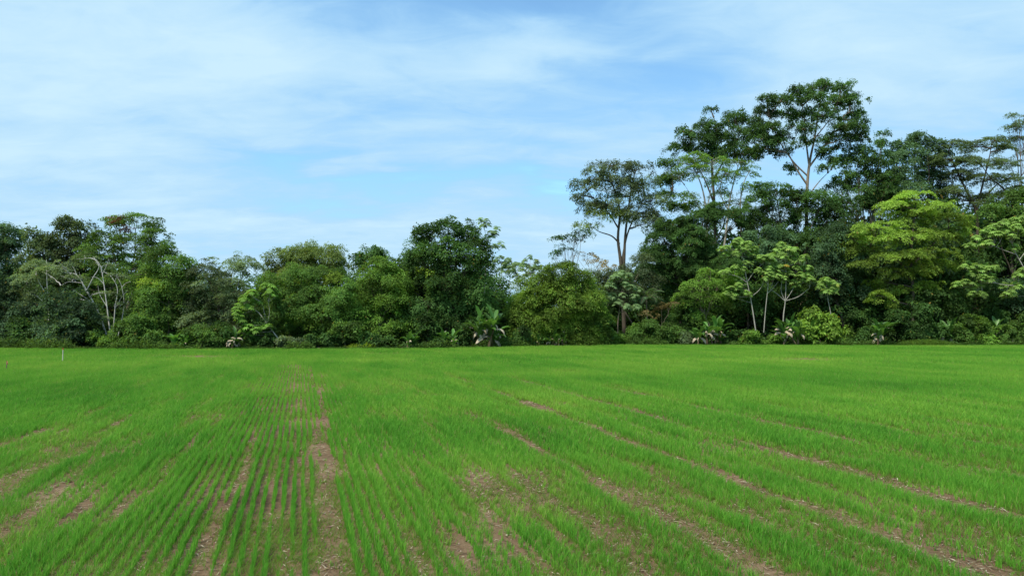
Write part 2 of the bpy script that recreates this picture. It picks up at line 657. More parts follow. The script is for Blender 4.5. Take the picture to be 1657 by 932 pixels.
def blade(base, az, up, ln, wd, arch, seg=9, tear=0.0, g=None, droopy=False):
    """a long arching leaf with a folded midrib: returns verts, quads"""
    g = g or rng
    h = np.array((math.cos(az), math.sin(az), 0))
    s = np.array((-math.sin(az), math.cos(az), 0))
    P, e = [np.asarray(base, float)], up
    for i in range(seg):
        P.append(P[-1] + (h * math.cos(e) + np.array((0, 0, math.sin(e)))) * ln / seg)
        e -= arch / seg * (0.5 + i / seg)
    P = np.array(P)
    t = np.linspace(0, 1, seg + 1)
    w = wd * np.clip(np.minimum((t - 0.08) / 0.22, 1.0), 0.06, 1) * np.sqrt(np.clip(1 - (np.clip((t - 0.45) / 0.55, 0, 1)) ** 2.2, 0.004, 1))
    d = unit(np.gradient(P, axis=0))
    nrm = np.cross(s[None] * np.ones((len(P), 1)), d)
    jl, jr = 1 - tear * g.random(len(P)), 1 - tear * g.random(len(P))
    fold = 0.22 if not droopy else -0.5
    l = P + s * (w * 0.5 * jl)[:, None] + nrm * -(w * fold)[:, None]
    r = P - s * (w * 0.5 * jr)[:, None] + nrm * -(w * fold * g.uniform(0.6, 1.3))[:, None]
    V = np.stack((l, P, r), 1).reshape(-1, 3)
    i = np.arange(seg)[:, None] * 3
    Q = np.concatenate((i + np.array((0, 1, 4, 3)), i + np.array((1, 2, 5, 4))))
    return V, Q


class Blades:
    def __init__(self):
        self.V, self.Q, self.t, self.n = [], [], [], 0

    def add(self, V, Q, t):
        self.V.append(V)
        self.Q.append(Q + self.n)
        self.t.append(np.full(len(V), t))
        self.n += len(V)

    def mesh(self, name, origin):
        return make_mesh(name, np.concatenate(self.V) - origin, None, np.concatenate(self.Q), np.concatenate(self.t))


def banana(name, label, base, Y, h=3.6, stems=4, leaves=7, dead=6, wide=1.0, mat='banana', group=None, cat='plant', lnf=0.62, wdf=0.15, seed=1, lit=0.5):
    g = np.random.default_rng(seed)
    b = at(base, 560, Y)
    b[2] = 0
    root = thing(name, label, cat, b, group)
    lv, dd = Blades(), Blades()
    for k in range(stems):
        o = b + np.array((g.uniform(-1, 1) * 0.34 * h * wide, g.uniform(-0.6, 0.6), 0))
        hs = h * g.uniform(0.22, 0.52)
        top = o + np.array((g.normal(0, 0.22) * hs, g.normal(0, 0.15) * hs, hs))
        P = poly([o - np.array((0, 0, 0.1)), (o + top) / 2, top])
        tb = Tubes()
        tb.add(P, np.linspace(0.13, 0.06, len(P)) * h / 4, 7)
        link('stem', tb.mesh('stem', b), BARK['stem'], root)
        a0 = g.random() * 6
        for i in range(leaves):
            az = a0 + i * 2.4 + g.normal(0, 0.3)
            st = o + (top - o) * g.uniform(0.15, 1.0)
            ln = h * lnf * g.uniform(0.6, 1.15)
            V, Q = blade(st, az, g.uniform(0.95, 1.5), ln, ln * wdf * 2 * g.uniform(0.75, 1.2), g.uniform(0.2, 1.5) if g.random() < 0.7 else g.uniform(1.5, 2.4), 9, 0.3, g)
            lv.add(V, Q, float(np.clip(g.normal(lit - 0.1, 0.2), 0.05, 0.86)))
        for i in range(max(0, int(round(1.5 * dead / stems + g.uniform(-0.5, 0.8))))):
            az = g.random() * 6.28
            st = o + (top - o) * g.uniform(0.75, 1.12)
            ln = h * g.uniform(0.20, 0.38)
            V, Q = blade(st, az, g.uniform(-0.4, 0.9), ln, ln * 0.30 * g.uniform(0.6, 1.3), g.uniform(1.4, 3.2), 8, 0.6, g, True)
            dd.add(V, Q, float(np.clip(g.normal(0.5, 0.2), 0.1, 0.9)))
    link('foliage', lv.mesh('foliage', b), M[mat], root)
    if dd.n:
        link('dead_leaves', dd.mesh('dead_leaves', b), M['dead'], root)
    return root


def palm(name, label, base, Y, top, fronds=13, ln=2.6, mat='blue', seed=3, group=None, cat='palm', az_rng=None, e0=(0.2, 1.3)):
    g = np.random.default_rng(seed)
    b = at(base, 560, Y)
    b[2] = 0
    tp = at(top[0], top[1], Y)
    root = thing(name, label, cat, b, group)
    tb = Tubes()
    P = poly([b - np.array((0, 0, 0.1)), (b + tp) / 2 + g.normal(0, 0.1, 3), tp])
    tb.add(P, np.linspace(0.14, 0.09, len(P)), 7)
    PP, DD, NN, LL = [], [], [], []
    for k in range(fronds):
        az = g.uniform(*az_rng) if az_rng else k * 2.4 + g.normal(0, 0.2)
        e = g.uniform(*e0)
        h = np.array((math.cos(az), math.sin(az), 0))
        s = np.array((-math.sin(az), math.cos(az), 0))
        pts = [tp]
        n = 12
        ee = e
        for i in range(n):
            pts.append(pts[-1] + (h * math.cos(ee) + np.array((0, 0, math.sin(ee)))) * ln / n)
            ee -= 1.7 / n * (0.4 + 1.2 * i / n)
        pts = np.array(pts)
        tb.add(pts, np.linspace(0.03, 0.008, n + 1), 4)
        ts = np.linspace(0.08, 0.99, 34)
        ip = np.stack([np.interp(ts * n, np.arange(n + 1), pts[:, j]) for j in range(3)], 1)
        dr = unit(np.gradient(ip, axis=0))
        for sd in (-1, 1):
            d = unit(s * sd + dr * 0.7 + np.array((0, 0, -0.35)) + g.normal(0, 0.08, ip.shape))
            l = ln * 0.26 * np.sin(np.clip(ts * 2.7 + 0.35, 0, math.pi)) + 0.08
            PP.append(ip + d * l[:, None] * 0.5)
            DD.append(d)
            NN.append(unit(np.cross(d, s * sd) + np.array((0, 0, 1))))
            LL.append(l)
    PP, DD, NN, LL = map(np.concatenate, (PP, DD, NN, LL))
    V, T = leaf_quads(PP, DD, NN, LL, LL * 0 + 0.075)
    link('fronds', make_mesh('fronds', V - b, T, None, np.repeat(np.clip(g.normal(0.5, 0.15, len(PP)), 0.05, 0.9), 4)), M[mat], root)
    link('trunk', tb.mesh('trunk', b), BARK['brown'], root)
    return root


# ------------------------------------------------------------------ the ground
def edge_y(X):
    """distance of the far edge of the field at sideways position X"""
    X = np.asarray(X, float)
    return np.interp(X, [-90, -62, -50, -38, -10, 0, 15, 32, 52, 62, 90], [80, 80.5, 78.5, 77.5, 80, 84.5, 91, 90.5, 88.5, 89.5, 90]) + 1.5 * (vnoise(X / 2.3, X * 0 + 3.3, 5) - 0.5) * vnoise(X / 7.0, X * 0 + 1.3, 6)


def ground_mat():
    m, t, out = new_mat('forest_floor')
    L = t.links.new
    tc = nd(t, 'ShaderNodeTexCoord')
    n = nd(t, 'ShaderNodeTexNoise')
    n.inputs['Scale'].default_value = 1.1
    n.inputs['Detail'].default_value = 10
    n.inputs['Roughness'].default_value = 0.7
    L(tc.outputs['Object'], n.inputs['Vector'])
    rp = nd(t, 'ShaderNodeValToRGB')
    e = rp.color_ramp.elements
    e[0].position, e[0].color = 0.35, (0.035, 0.028, 0.016, 1)
    e[1].position, e[1].color = 0.7, (0.13, 0.10, 0.055, 1)
    x = e.new(0.52)
    x.color = (0.04, 0.06, 0.018, 1)
    L(n.outputs['Fac'], rp.inputs[0])
    p = nd(t, 'ShaderNodeBsdfPrincipled')
    p.inputs['Roughness'].default_value = 1
    p.inputs['Specular IOR Level'].default_value = 0.05
    L(rp.outputs[0], p.inputs['Base Color'])
    L(p.outputs[0], out.inputs[0])
    return m


def soil_mat():
    m, t, out = new_mat('field_soil')
    L = t.links.new
    tc = nd(t, 'ShaderNodeTexCoord')

    def noise(sc, det, rg, seed=0):
        n = nd(t, 'ShaderNodeTexNoise')
        n.inputs['Scale'].default_value = sc
        n.inputs['Detail'].default_value = det
        n.inputs['Roughness'].default_value = rg
        mp = nd(t, 'ShaderNodeMapping')
        mp.inputs['Location'].default_value = (seed, seed * 2, 0)
        L(tc.outputs['Object'], mp.inputs[0])
        L(mp.outputs[0], n.inputs['Vector'])
        return n.outputs['Fac']
    a, b, c = noise(0.55, 6, 0.6, 1), noise(7, 8, 0.7, 4), noise(34, 5, 0.7, 9)
    rp = nd(t, 'ShaderNodeValToRGB')
    e = rp.color_ramp.elements
    e[0].position, e[0].color = 0.28, (0.062, 0.038, 0.024, 1)
    e[1].position, e[1].color = 0.75, (0.30, 0.215, 0.140, 1)
    x = e.new(0.5)
    x.color = (0.165, 0.108, 0.062, 1)
    v = mth(t, 'ADD', mth(t, 'MULTIPLY', a, 0.35), mth(t, 'ADD', mth(t, 'MULTIPLY', b, 0.4), mth(t, 'MULTIPLY', c, 0.25)))
    v = mth(t, 'MULTIPLY_ADD', mth(t, 'SUBTRACT', v, 0.5), 1.5, 0.5)
    L(v, rp.inputs[0])
    p = nd(t, 'ShaderNodeBsdfPrincipled')
    p.inputs['Roughness'].default_value = 0.95
    p.inputs['Specular IOR Level'].default_value = 0.1
    L(rp.outputs[0], p.inputs['Base Color'])
    bm = nd(t, 'ShaderNodeBump')
    bm.inputs['Strength'].default_value = 0.9
    bm.inputs['Distance'].default_value = 0.06
    L(mth(t, 'ADD', b, mth(t, 'MULTIPLY', c, 0.4)), bm.inputs['Height'])
    L(bm.outputs[0], p.inputs['Normal'])
    L(p.outputs[0], out.inputs[0])
    return m


def build_ground():
    S = 3000
    me = make_mesh('ground', [(-S, -S, 0), (S, -S, 0), (S, S, 0), (-S, S, 0)], None, [(0, 1, 2, 3)])
    o = link('ground', me, ground_mat())
    o['kind'] = 'structure'
    xs = np.linspace(-110, 110, 441)
    ye = edge_y(xs)
    V, n = [], 40
    for i, s in enumerate(np.linspace(0, 1, n)):
        V.append(np.stack((xs, -12 + s * (ye + 12), np.full_like(xs, 0.006)), 1))
    V = np.concatenate(V)
    w = len(xs)
    i, j = np.meshgrid(np.arange(n - 1), np.arange(w - 1), indexing='ij')
    k = (i * w + j).ravel()
    Q = np.stack((k, k + 1, k + w + 1, k + w), 1)
    o = link('field_soil', make_mesh('field_soil', V, None, Q), soil_mat())
    o['kind'] = 'structure'


build_ground()

# ------------------------------------------------------------------ the rice crop
RA = math.atan((486 - CX) / F)                 # heading of the drill rows
RD = np.array((math.sin(RA), math.cos(RA)))
RN = np.array((math.cos(RA), -math.sin(RA)))
ROW = 0.172
# bare strips along the rows: offset across, half width, depth, start and end along the row
STRIPS = [(0.52, 0.22, 1.15, 4, 26), (0.75, 0.07, 0.8, 18, 60), (-1.22, 0.16, 0.85, 4, 24), (-0.3, 0.5, 0.30, 24, 66),
          (5.95, 0.26, 1.05, 0, 26), (8.75, 0.30, 1.1, 0, 44), (11.75, 0.34, 1.1, 0, 40), (14.8, 0.32, 0.8, 0, 34), (17.9, 0.3, 0.6, 0, 30), (7.4, 0.3, 0.35, 0, 22), (10.2, 0.25, 0.3, 0, 30),
          (3.15, 0.22, 0.55, 5, 17), (1.62, 0.09, 0.7, 5, 20), (2.25, 0.10, 0.5, 6, 22),
          (-4.6, 0.45, 0.4, 4, 26), (-5.9, 0.5, 0.45, 8, 30), (-7.6, 0.3, 0.4, 8, 30), (-2.9, 0.22, 0.55, 6, 26), (4.5, 0.3, 0.35, 2, 20)]


def cover(u, v, x, y):
    """how much of the ground the crop covers, 0..1"""
    wu = u + 0.25 * (vnoise(v / 6, u * 0.15, 31) - 0.5)
    c = 0.82 + 0.08 * np.clip((y - 16) / 12, 0, 1) + 0.85 * (fbm(wu / 0.9, v / 4.2, 3, 3) - 0.5) + 0.55 * (fbm(x / 6, y / 9, 8, 3) - 0.5)
    c += 0.75 * (vnoise(wu / 0.30, v / 2.0, 77) - 0.5)
    for (u0, hw, dp, v0, v1) in STRIPS:
        k = np.exp(-((wu - u0 + 0.16 * (vnoise(v / 1.3, v * 0 + u0, 19) - 0.5)) / (hw * 0.82)) ** 2)
        e = np.clip((v - v0) / 3, 0, 1) * np.clip((v1 - v) / 6, 0, 1)
        c -= dp * k * e * (0.55 + 0.85 * vnoise(v / 1.7, u * 0 + u0 * 7, 12))
    c -= 0.05 * np.exp(-((u + 0.2) / 1.2) ** 2)
    far = np.clip((y - 24) / 30, 0, 1)
    c -= 0.10 * np.clip((20 - y) / 6, 0, 1) * np.clip((np.abs(u + 0.3) - 2) / 1.5, 0, 1)
    c = c * (1 - far) + far * (0.93 + 0.7 * (c - 0.8))
    return np.clip(c, 0, 1)


def in_view(x, y, mg=2.5):
    return (np.abs(x) < y * (CX / F) + mg) & (y < edge_y(x) - 0.15)


PATCH = [ground(1300, 582), ground(285, 577), ground(355, 579), ground(620, 573)]
PATCH_R = [(3.2, 2.6), (5.0, 1.6), (3, 1.2), (3, 1.5)]


def rice_points(y0, y1, step, jit, keep_all=1.0):
    """positions of the tufts along the rows between distances y0 and y1"""
    hw = y1 * CX / F + 4
    us = np.arange(-hw - 32, hw + 32, ROW)
    out = []
    for k, u in enumerate(us):
        v = np.arange(y0 * 0.6 - 5, y1 / RD[1] + 34, step)
        v = v + rng.uniform(-0.5, 0.5, len(v)) * step
        crisp = np.exp(-((u + 0.6) / 2.7) ** 2)
        uu = u + 0.03 * (vnoise(v / 1.5, v * 0 + k, 4) - 0.5) + rng.normal(0, 1, len(v)) * (jit * 0.6 * crisp + (1 - crisp) * (jit + 0.022))
        x, y = uu * RN[0] + v * RD[0], uu * RN[1] + v * RD[1]
        ok = (y >= y0) & (y < y1) & in_view(x, y)
        out.append(np.stack((x[ok], y[ok], uu[ok], v[ok], np.full(ok.sum(), k)), 1))
    return np.concatenate(out)


def blades_for(p, nb, hgt, wid, spread_u, spread_v, two_seg):
    x, y, u, v, row = p.T
    c = cover(u, v, x, y)
    for q, (ra, rb) in zip(PATCH, PATCH_R):
        c = c - 0.9 * np.exp(-((x - q[0]) / ra) ** 2 - ((y - q[1]) / rb) ** 2)
    c = c + 0.55 * (vnoise(v / 2.6, row * 7.31, 66) - 0.55) * np.clip((60 - y) / 25, 0, 1)
    # drilled rows stand out only around the sparse strip, elsewhere plants fill in
    keep = rng.random(len(x)) < np.clip(c * 1.25, 0, 1) ** 1.4
    p, c = p[keep], c[keep]
    x, y, u, v, row = p.T
    n = len(x)
    m = nb
    k = np.repeat(np.arange(n), m)
    N = len(k)
    vig = 0.42 + 0.85 * np.clip(c, 0, 1) * (0.45 + 0.95 * fbm(u / 0.7, v / 1.5, 55, 2))
    su = spread_u * (1 - 0.55 * np.exp(-((u[k] + 0.6) / 2.5) ** 2)) * rng.normal(0, 1, N)
    bx = x[k] + su * RN[0] + rng.normal(0, 1, N) * spread_v * RD[0]
    by = y[k] + su * RN[1] + rng.normal(0, 1, N) * spread_v * RD[1]
    h = hgt * vig[k] * rng.uniform(0.6, 1.25, N)
    az = rng.random(N) * 2 * math.pi
    crisp = np.exp(-((u[k] + 0.6) / 2.5) ** 2)
    ln = h * rng.uniform(0.12, 0.65, N) * (1 - 0.5 * crisp)
    lx, ly = np.cos(az) * ln + 0.06 * h, np.sin(az) * ln
    sz = rng.random(N) * math.pi
    sx, sy = np.cos(sz) * wid * 0.5, np.sin(sz) * wid * 0.5
    z0 = np.full(N, 0.004)
    B = np.stack((bx, by, z0), 1)
    S = np.stack((sx, sy, np.zeros(N)), 1) * rng.uniform(0.7, 1.3, N)[:, None]
    tip = B + np.stack((lx, ly, h * 0.95), 1)
    yel = 0.46 + 0.4 * (fbm(u / 1.6, v / 7, 91, 3) - 0.5) + 0.55 * (fbm(x / 11, y / 7, 2, 3) - 0.5) + 0.30 * (1 - c) + 0.16 * np.clip((y - 18) / 45, 0, 1)
    t = np.clip(yel[k] + rng.normal(0, 0.10, N), 0.02, 0.90)
    t[rng.random(N) < 0.015 + 0.05 * (1 - c[k])] = 1.0
    if two_seg:
        mid = B + np.stack((lx * 0.35, ly * 0.35, h * 0.60), 1)
        V = np.stack((B - S, B + S, mid + S * 0.85, mid - S * 0.85, tip), 1).reshape(-1, 3)
        i = np.arange(N)[:, None] * 5
        return V, i + np.array((3, 2, 4)), i + np.array((0, 1, 2, 3)), np.repeat(t, 5)
    V = np.stack((B - S, B + S, tip), 1).reshape(-1, 3)
    i = np.arange(N)[:, None] * 3
    return V, i + np.array((0, 1, 2)), None, np.repeat(t, 3)


def rice_mat():
    m, t, out = new_mat('rice_blade')
    L = t.links.new
    a = nd(t, 'ShaderNodeAttribute', attribute_name='tint')
    rp = nd(t, 'ShaderNodeValToRGB')
    e = rp.color_ramp.elements
    e[0].position, e[0].color = 0.1, (0.062, 0.215, 0.024, 1)
    e[1].position, e[1].color = 0.5, (0.134, 0.375, 0.036, 1)
    x = e.new(0.9)
    x.color = (0.275, 0.485, 0.060, 1)
    x = e.new(0.97)
    x.color = (0.36, 0.27, 0.13, 1)
    L(a.outputs['Fac'], rp.inputs[0])
    p = nd(t, 'ShaderNodeBsdfPrincipled')
    p.inputs['Roughness'].default_value = 0.5
    p.inputs['Specular IOR Level'].default_value = 0.1
    L(rp.outputs[0], p.inputs['Base Color'])
    tr = nd(t, 'ShaderNodeBsdfTranslucent')
    L(rp.outputs[0], tr.inputs[0])
    mx = nd(t, 'ShaderNodeMixShader')
    mx.inputs[0].default_value = 0.45
    L(p.outputs[0], mx.inputs[1])
    L(tr.outputs[0], mx.inputs[2])
    L(mx.outputs[0], out.inputs[0])
    return m


def build_rice():
    Vs, Ts, Qs, ts, n = [], [], [], [], 0
    zones = [(6.5, 17, 0.036, 0.012, 9, 0.185, 0.0075, 0.018, 0.018, True),
             (17, 30, 0.070, 0.016, 8, 0.195, 0.012, 0.022, 0.035, True),
             (30, 52, 0.085, 0.012, 7, 0.20, 0.018, 0.022, 0.05, False),
             (52, 97, 0.26, 0.06, 8, 0.22, 0.036, 0.08, 0.14, False)]
    for (y0, y1, st, jit, nb, h, w, su, sv, two) in zones:
        V, T, Q, t = blades_for(rice_points(y0, y1, st, jit), nb, h, w, su, sv, two)
        Vs.append(V)
        Ts.append(T + n)
        if Q is not None:
            Qs.append(Q + n)
        ts.append(t)
        n += len(V)
    o = link('rice_crop', make_mesh('rice_crop', np.concatenate(Vs), np.concatenate(Ts), np.concatenate(Qs), np.concatenate(ts)), rice_mat())
    o['kind'] = 'stuff'
    tag(o, 'young bright green rice plants drilled in rows over the brown field', 'crop')
    print('rice verts', n)


def build_litter():
    """dry straw on the bare soil, and small broad-leaved weeds between the rows"""
    n = 110000
    y = 7 + (45 - 7) * rng.random(n) ** 1.6
    x = rng.uniform(-1, 1, n) * (y * CX / F + 2)
    u, v = x * RN[0] + y * RN[1], x * RD[0] + y * RD[1]
    c = cover(u, v, x, y)
    k = rng.random(n) < np.clip(1.05 - c, 0.04, 1) ** 1.5 * (0.25 + 1.2 * vnoise(x / 0.8, y / 0.8, 63))
    x, y = x[k], y[k]
    n = len(x)
    a = rng.random(n) * 6.28
    D = np.stack((np.cos(a), np.sin(a), rng.normal(0, 0.12, n)), 1)
    N = np.stack((rng.normal(0, 0.3, n), rng.normal(0, 0.3, n), np.ones(n)), 1)
    ln = rng.uniform(0.03, 0.17, n)
    V, T = leaf_quads(np.stack((x, y, rng.uniform(0.012, 0.045, n)), 1), D, N, ln, rng.uniform(0.004, 0.013, n) * (1 + y / 25))
    o = link('straw_litter', make_mesh('straw_litter', V, T, None, np.repeat(rng.random(n) * 0.9, 4)),
             leaf_mat('dry_straw', (0.14, 0.11, 0.07), (0.27, 0.22, 0.15), (0.48, 0.43, 0.33), trans=0.1, rough=0.8, spec=0.1))
    o['kind'] = 'stuff'
    tag(o, 'dry pale straw scattered on the bare soil between the rice', 'straw')
    n = 150000
    y = 7 + (48 - 7) * rng.random(n) ** 1.5
    x = rng.uniform(-1, 1, n) * (y * CX / F + 2)
    u, v = x * RN[0] + y * RN[1], x * RD[0] + y * RD[1]
    c = cover(u, v, x, y)
    w = fbm(x / 1.6, y / 2.6, 41, 3) + 0.10 * np.clip((np.abs(u + 0.2) - 1.6) / 2, -1.5, 1)
    k = rng.random(n) < np.clip((w - 0.38) * 5, 0, 1) * np.clip(1.25 - np.abs(c - 0.55) * 1.6, 0.1, 1)
    x, y = x[k], y[k]
    n = len(x)
    m = 4
    i = np.repeat(np.arange(n), m)
    N_ = len(i)
    a = rng.random(N_) * 6.28
    h = rng.uniform(0.04, 0.15, N_)
    B = np.stack((x[i] + rng.normal(0, 0.03, N_), y[i] + rng.normal(0, 0.03, N_), np.full(N_, 0.004)), 1)
    S = np.stack((np.cos(a), np.sin(a), 0 * a), 1) * (0.004 * (0.7 + y[i] / 14))[:, None]
    tip = B + np.stack((np.cos(a * 1.7) * h * 0.9, np.sin(a * 1.7) * h * 0.9, h), 1)
    o = link('field_weeds', make_mesh('field_weeds', np.stack((B - S, B + S, tip), 1).reshape(-1, 3), np.arange(N_ * 3).reshape(-1, 3), None, np.repeat(np.clip(rng.normal(0.5, 0.22, N_), 0, 0.95), 3)),
             leaf_mat('weed_leaf', (0.09, 0.21, 0.03), (0.17, 0.30, 0.05), (0.32, 0.38, 0.12), trans=0.4))
    o['kind'] = 'stuff'
    tag(o, 'thin short yellowish grass and weeds among the rice', 'weeds')


build_rice()
build_litter()


# ------------------------------------------------------------------ the forest edge
def E(px, off):
    """distance of a thing standing `off` metres behind the field edge at photo column px"""
    Y = 85.0
    for _ in range(4):
        Y = float(edge_y(at(px, 560, Y)[0]))
    return Y + off


FINE = dict(leaf=(0.26, 0.085), nleaf=52, flat=0.10, droop=0.30)          # feathery, in flat sprays
BROAD = dict(leaf=(0.32, 0.15), nleaf=40, flat=0.24, droop=0.35)
SMALL = dict(leaf=(0.24, 0.11), nleaf=60, flat=0.22, droop=0.40)
BIG = dict(leaf=(0.50, 0.24), nleaf=22, flat=0.25, droop=0.45)
AIRY = dict(leaf=(0.30, 0.11), nleaf=30, flat=0.12, droop=0.25, inner=0.5, upness=1.4)

# ---- background fill: a few broad trees, copied, standing deep behind the edge
def fill_tree(mat, bark, seed, h=12.0):
    g = np.random.default_rng(seed)
    lobes = []
    for k in range(11):
        a = g.random() * 6.28
        z = h * g.uniform(0.14, 0.84)
        rr = h * 0.30 * math.sqrt(max(0.1, 1 - ((z / h - 0.45) / 0.55) ** 2))
        lobes.append((np.array((math.cos(a) * rr, math.sin(a) * rr, z)), np.array((0.20, 0.20, 0.15)) * h * g.uniform(0.8, 1.25)))
    V, T, tint, pads = foliage(lobes, dens=0.95, pad=1.15, nleaf=34, leaf=(0.42, 0.20), flat=0.25, droop=0.4, under=0.6, g=g)
    root = thing('background_tree', 'dark green background tree deep in the forest behind the front trees', 'tree', (0, 0, 0), 'background trees deep in the forest')
    link('crown', make_mesh('crown', V, T, None, tint), M[mat], root)
    tb = Tubes()
    P = poly([(0, 0, -0.2), (0.1, 0, h * 0.3), (0, 0.1, h * 0.62)])
    tb.add(P, np.linspace(0.24, 0.1, len(P)), 7)
    for c, r in lobes:
        P2, ra = curve(P[g.integers(3, len(P))], c, 0.10, 0.03, 0.1, 6, g=g)
        tb.add(P2, ra, 5)
    link('trunk', tb.mesh('trunk', np.zeros(3)), BARK[bark], root)
    return root


FILL = [fill_tree('dark', 'dark', 101), fill_tree('blue', 'brown', 102), fill_tree('mid', 'brown', 103), fill_tree('dark', 'brown', 104)]
used = set()


def place_fill(px, off, top, k):
    Y = E(px, off)
    p = at(px, top, Y)
    h = p[2]
    s = h / 12.0
    w = s * rng.uniform(0.95, 1.25) if h < 14 else s * rng.uniform(0.75, 0.95)
    loc, rz = (p[0], Y, 0), rng.random() * 6.28
    if k not in used:
        used.add(k)
        o = FILL[k]
        o.location, o.rotation_euler, o.scale = loc, (0, 0, rz), (w, w, s)
    else:
        dup(FILL[k], loc, rz, (w, w, s))


for px, off, top, k in [(-60, 16, 430, 1), (10, 18, 420, 0), (70, 14, 430, 2), (120, 20, 410, 0), (180, 15, 420, 2), (240, 19, 415, 3), (290, 14, 460, 0),
                        (340, 18, 440, 1), (395, 15, 445, 3), (450, 19, 425, 0), (500, 15, 430, 2), (555, 18, 440, 3), (600, 14, 435, 0), (650, 18, 410, 1),
                        (705, 16, 400, 3), (755, 18, 425, 0), (965, 20, 465, 3), (1040, 22, 420, 2), (1085, 17, 405, 0), (1130, 24, 385, 3), (1175, 18, 385, 1),
                        (1220, 25, 350, 0), (1265, 17, 350, 3), (1315, 23, 350, 2), (1350, 16, 350, 0), (1400, 24, 318, 3), (1440, 15, 345, 1), (1490, 22, 312, 0),
                        (1540, 14, 370, 3), (1560, 24, 315, 1), (1585, 22, 325, 2), (1630, 14, 360, 0), (1680, 20, 330, 1), (1720, 12, 380, 3),
                        (1100, 8, 455, 3), (1210, 9, 440, 0), (1300, 9, 430, 3), (1390, 9, 455, 0), (1470, 9, 440, 3), (1560, 9, 450, 0), (1640, 9, 450, 1),
                        (20, 9, 490, 1), (140, 8, 490, 0), (215, 9, 480, 3), (560, 9, 490, 0), (470, 9, 490, 3)]:
    place_fill(px, off, top, k)

# ---- understory leaves on the forest floor, and the wood far behind
def understory():
    n = 60000
    x = rng.uniform(-80, 85, n)
    off = rng.uniform(0.9, 34, n)
    y = edge_y(x) + off
    hh = 0.3 + 1.5 * vnoise(x / 2.1, y / 2.1, 61) * np.clip(off / 2.5, 0.25, 1.3)
    z = hh * rng.random(n) ** 0.6
    P = np.stack((x, y, z), 1)
    a = rng.random(n) * 6.28
    D = np.stack((np.cos(a), np.sin(a), rng.normal(-0.1, 0.4, n)), 1)
    N = np.stack((rng.normal(0, 0.45, n), rng.normal(-0.2, 0.45, n), np.ones(n)), 1)
    V, T = leaf_quads(P, D, N, rng.uniform(0.35, 0.8, n), rng.uniform(0.12, 0.3, n))
    o = link('understory', make_mesh('understory', V, T, None, np.repeat(np.clip(rng.normal(0.45, 0.18, n), 0, 0.93), 4)), M['dark'])
    o['kind'] = 'stuff'
    tag(o, 'tangle of low dark leaves covering the shaded forest floor', 'undergrowth')
    # far wood: low crowns in several ranks 60 to 110 m behind the edge
    g = np.random.default_rng(77)
    lobes = []
    for px in np.arange(-150, 1800, 17):
        if 806 < px < 892:
            hmax = 498
        else:
            hmax = 476
        for Y in (145, 165):
            top = hmax + g.uniform(-6, 10)
            c = at(px + g.uniform(-8, 8), top, Y)
            hgt = c[2]
            lobes.append((np.array((c[0], Y + g.uniform(-8, 8), hgt * 0.52)), np.array((2.6, 2.2, hgt * 0.5)) * g.uniform(0.85, 1.2)))
    V, T, tint, _ = foliage(lobes, dens=0.5, pad=1.2, nleaf=16, leaf=(0.75, 0.4), under=0.8, g=g)
    o = link('distant_wood', make_mesh('distant_wood', V, T, None, tint), M['blue'])
    o['kind'] = 'stuff'
    tag(o, 'far dark wood closing the view behind the trunks', 'wood')


understory()

# ---- left third
tree('dark_tree', 'dark grey green tree rising at the left border of the photo', 5, E(5, 13),
     [(5, 378, 38, 18), (-30, 400, 40, 30), (22, 405, 28, 20), (-5, 440, 45, 30), (30, 450, 30, 26)], 'blue', 'brown', 0.3, **BROAD)
tree('brownish_tree', 'dark olive brown round crowned tree left of the rusty topped tree', 85, E(85, 12),
     [(115, 368, 34, 17), (95, 392, 30, 20), (60, 388, 16, 18), (133, 388, 24, 20), (70, 415, 34, 24), (118, 415, 36, 24), (90, 445, 46, 26)],
     'olive', 'dark', 0.3, tshift=-0.05, dens=0.9, **BROAD)
tree('rusty_topped_tree', 'tallest tree of the left group, green with a rusty brown patch near its top', 205, E(205, 11),
     [(170, 385, 30, 17), (183, 362, 16, 14), (222, 356, 22, 11), (246, 362, 20, 14), (250, 388, 24, 18), (222, 400, 40, 22), (262, 412, 18, 16),
      (165, 412, 38, 22), (200, 432, 48, 26), (240, 440, 36, 26), (180, 465, 45, 26)], 'mid', 'brown', 0.28, twig=0.4,
     extra=[('rusty_foliage', 'rust', [(195, 362, 17, 14), (205, 374, 12, 8)], dict(dens=0.8))], tshift=-0.03, **AIRY | dict(nleaf=40))
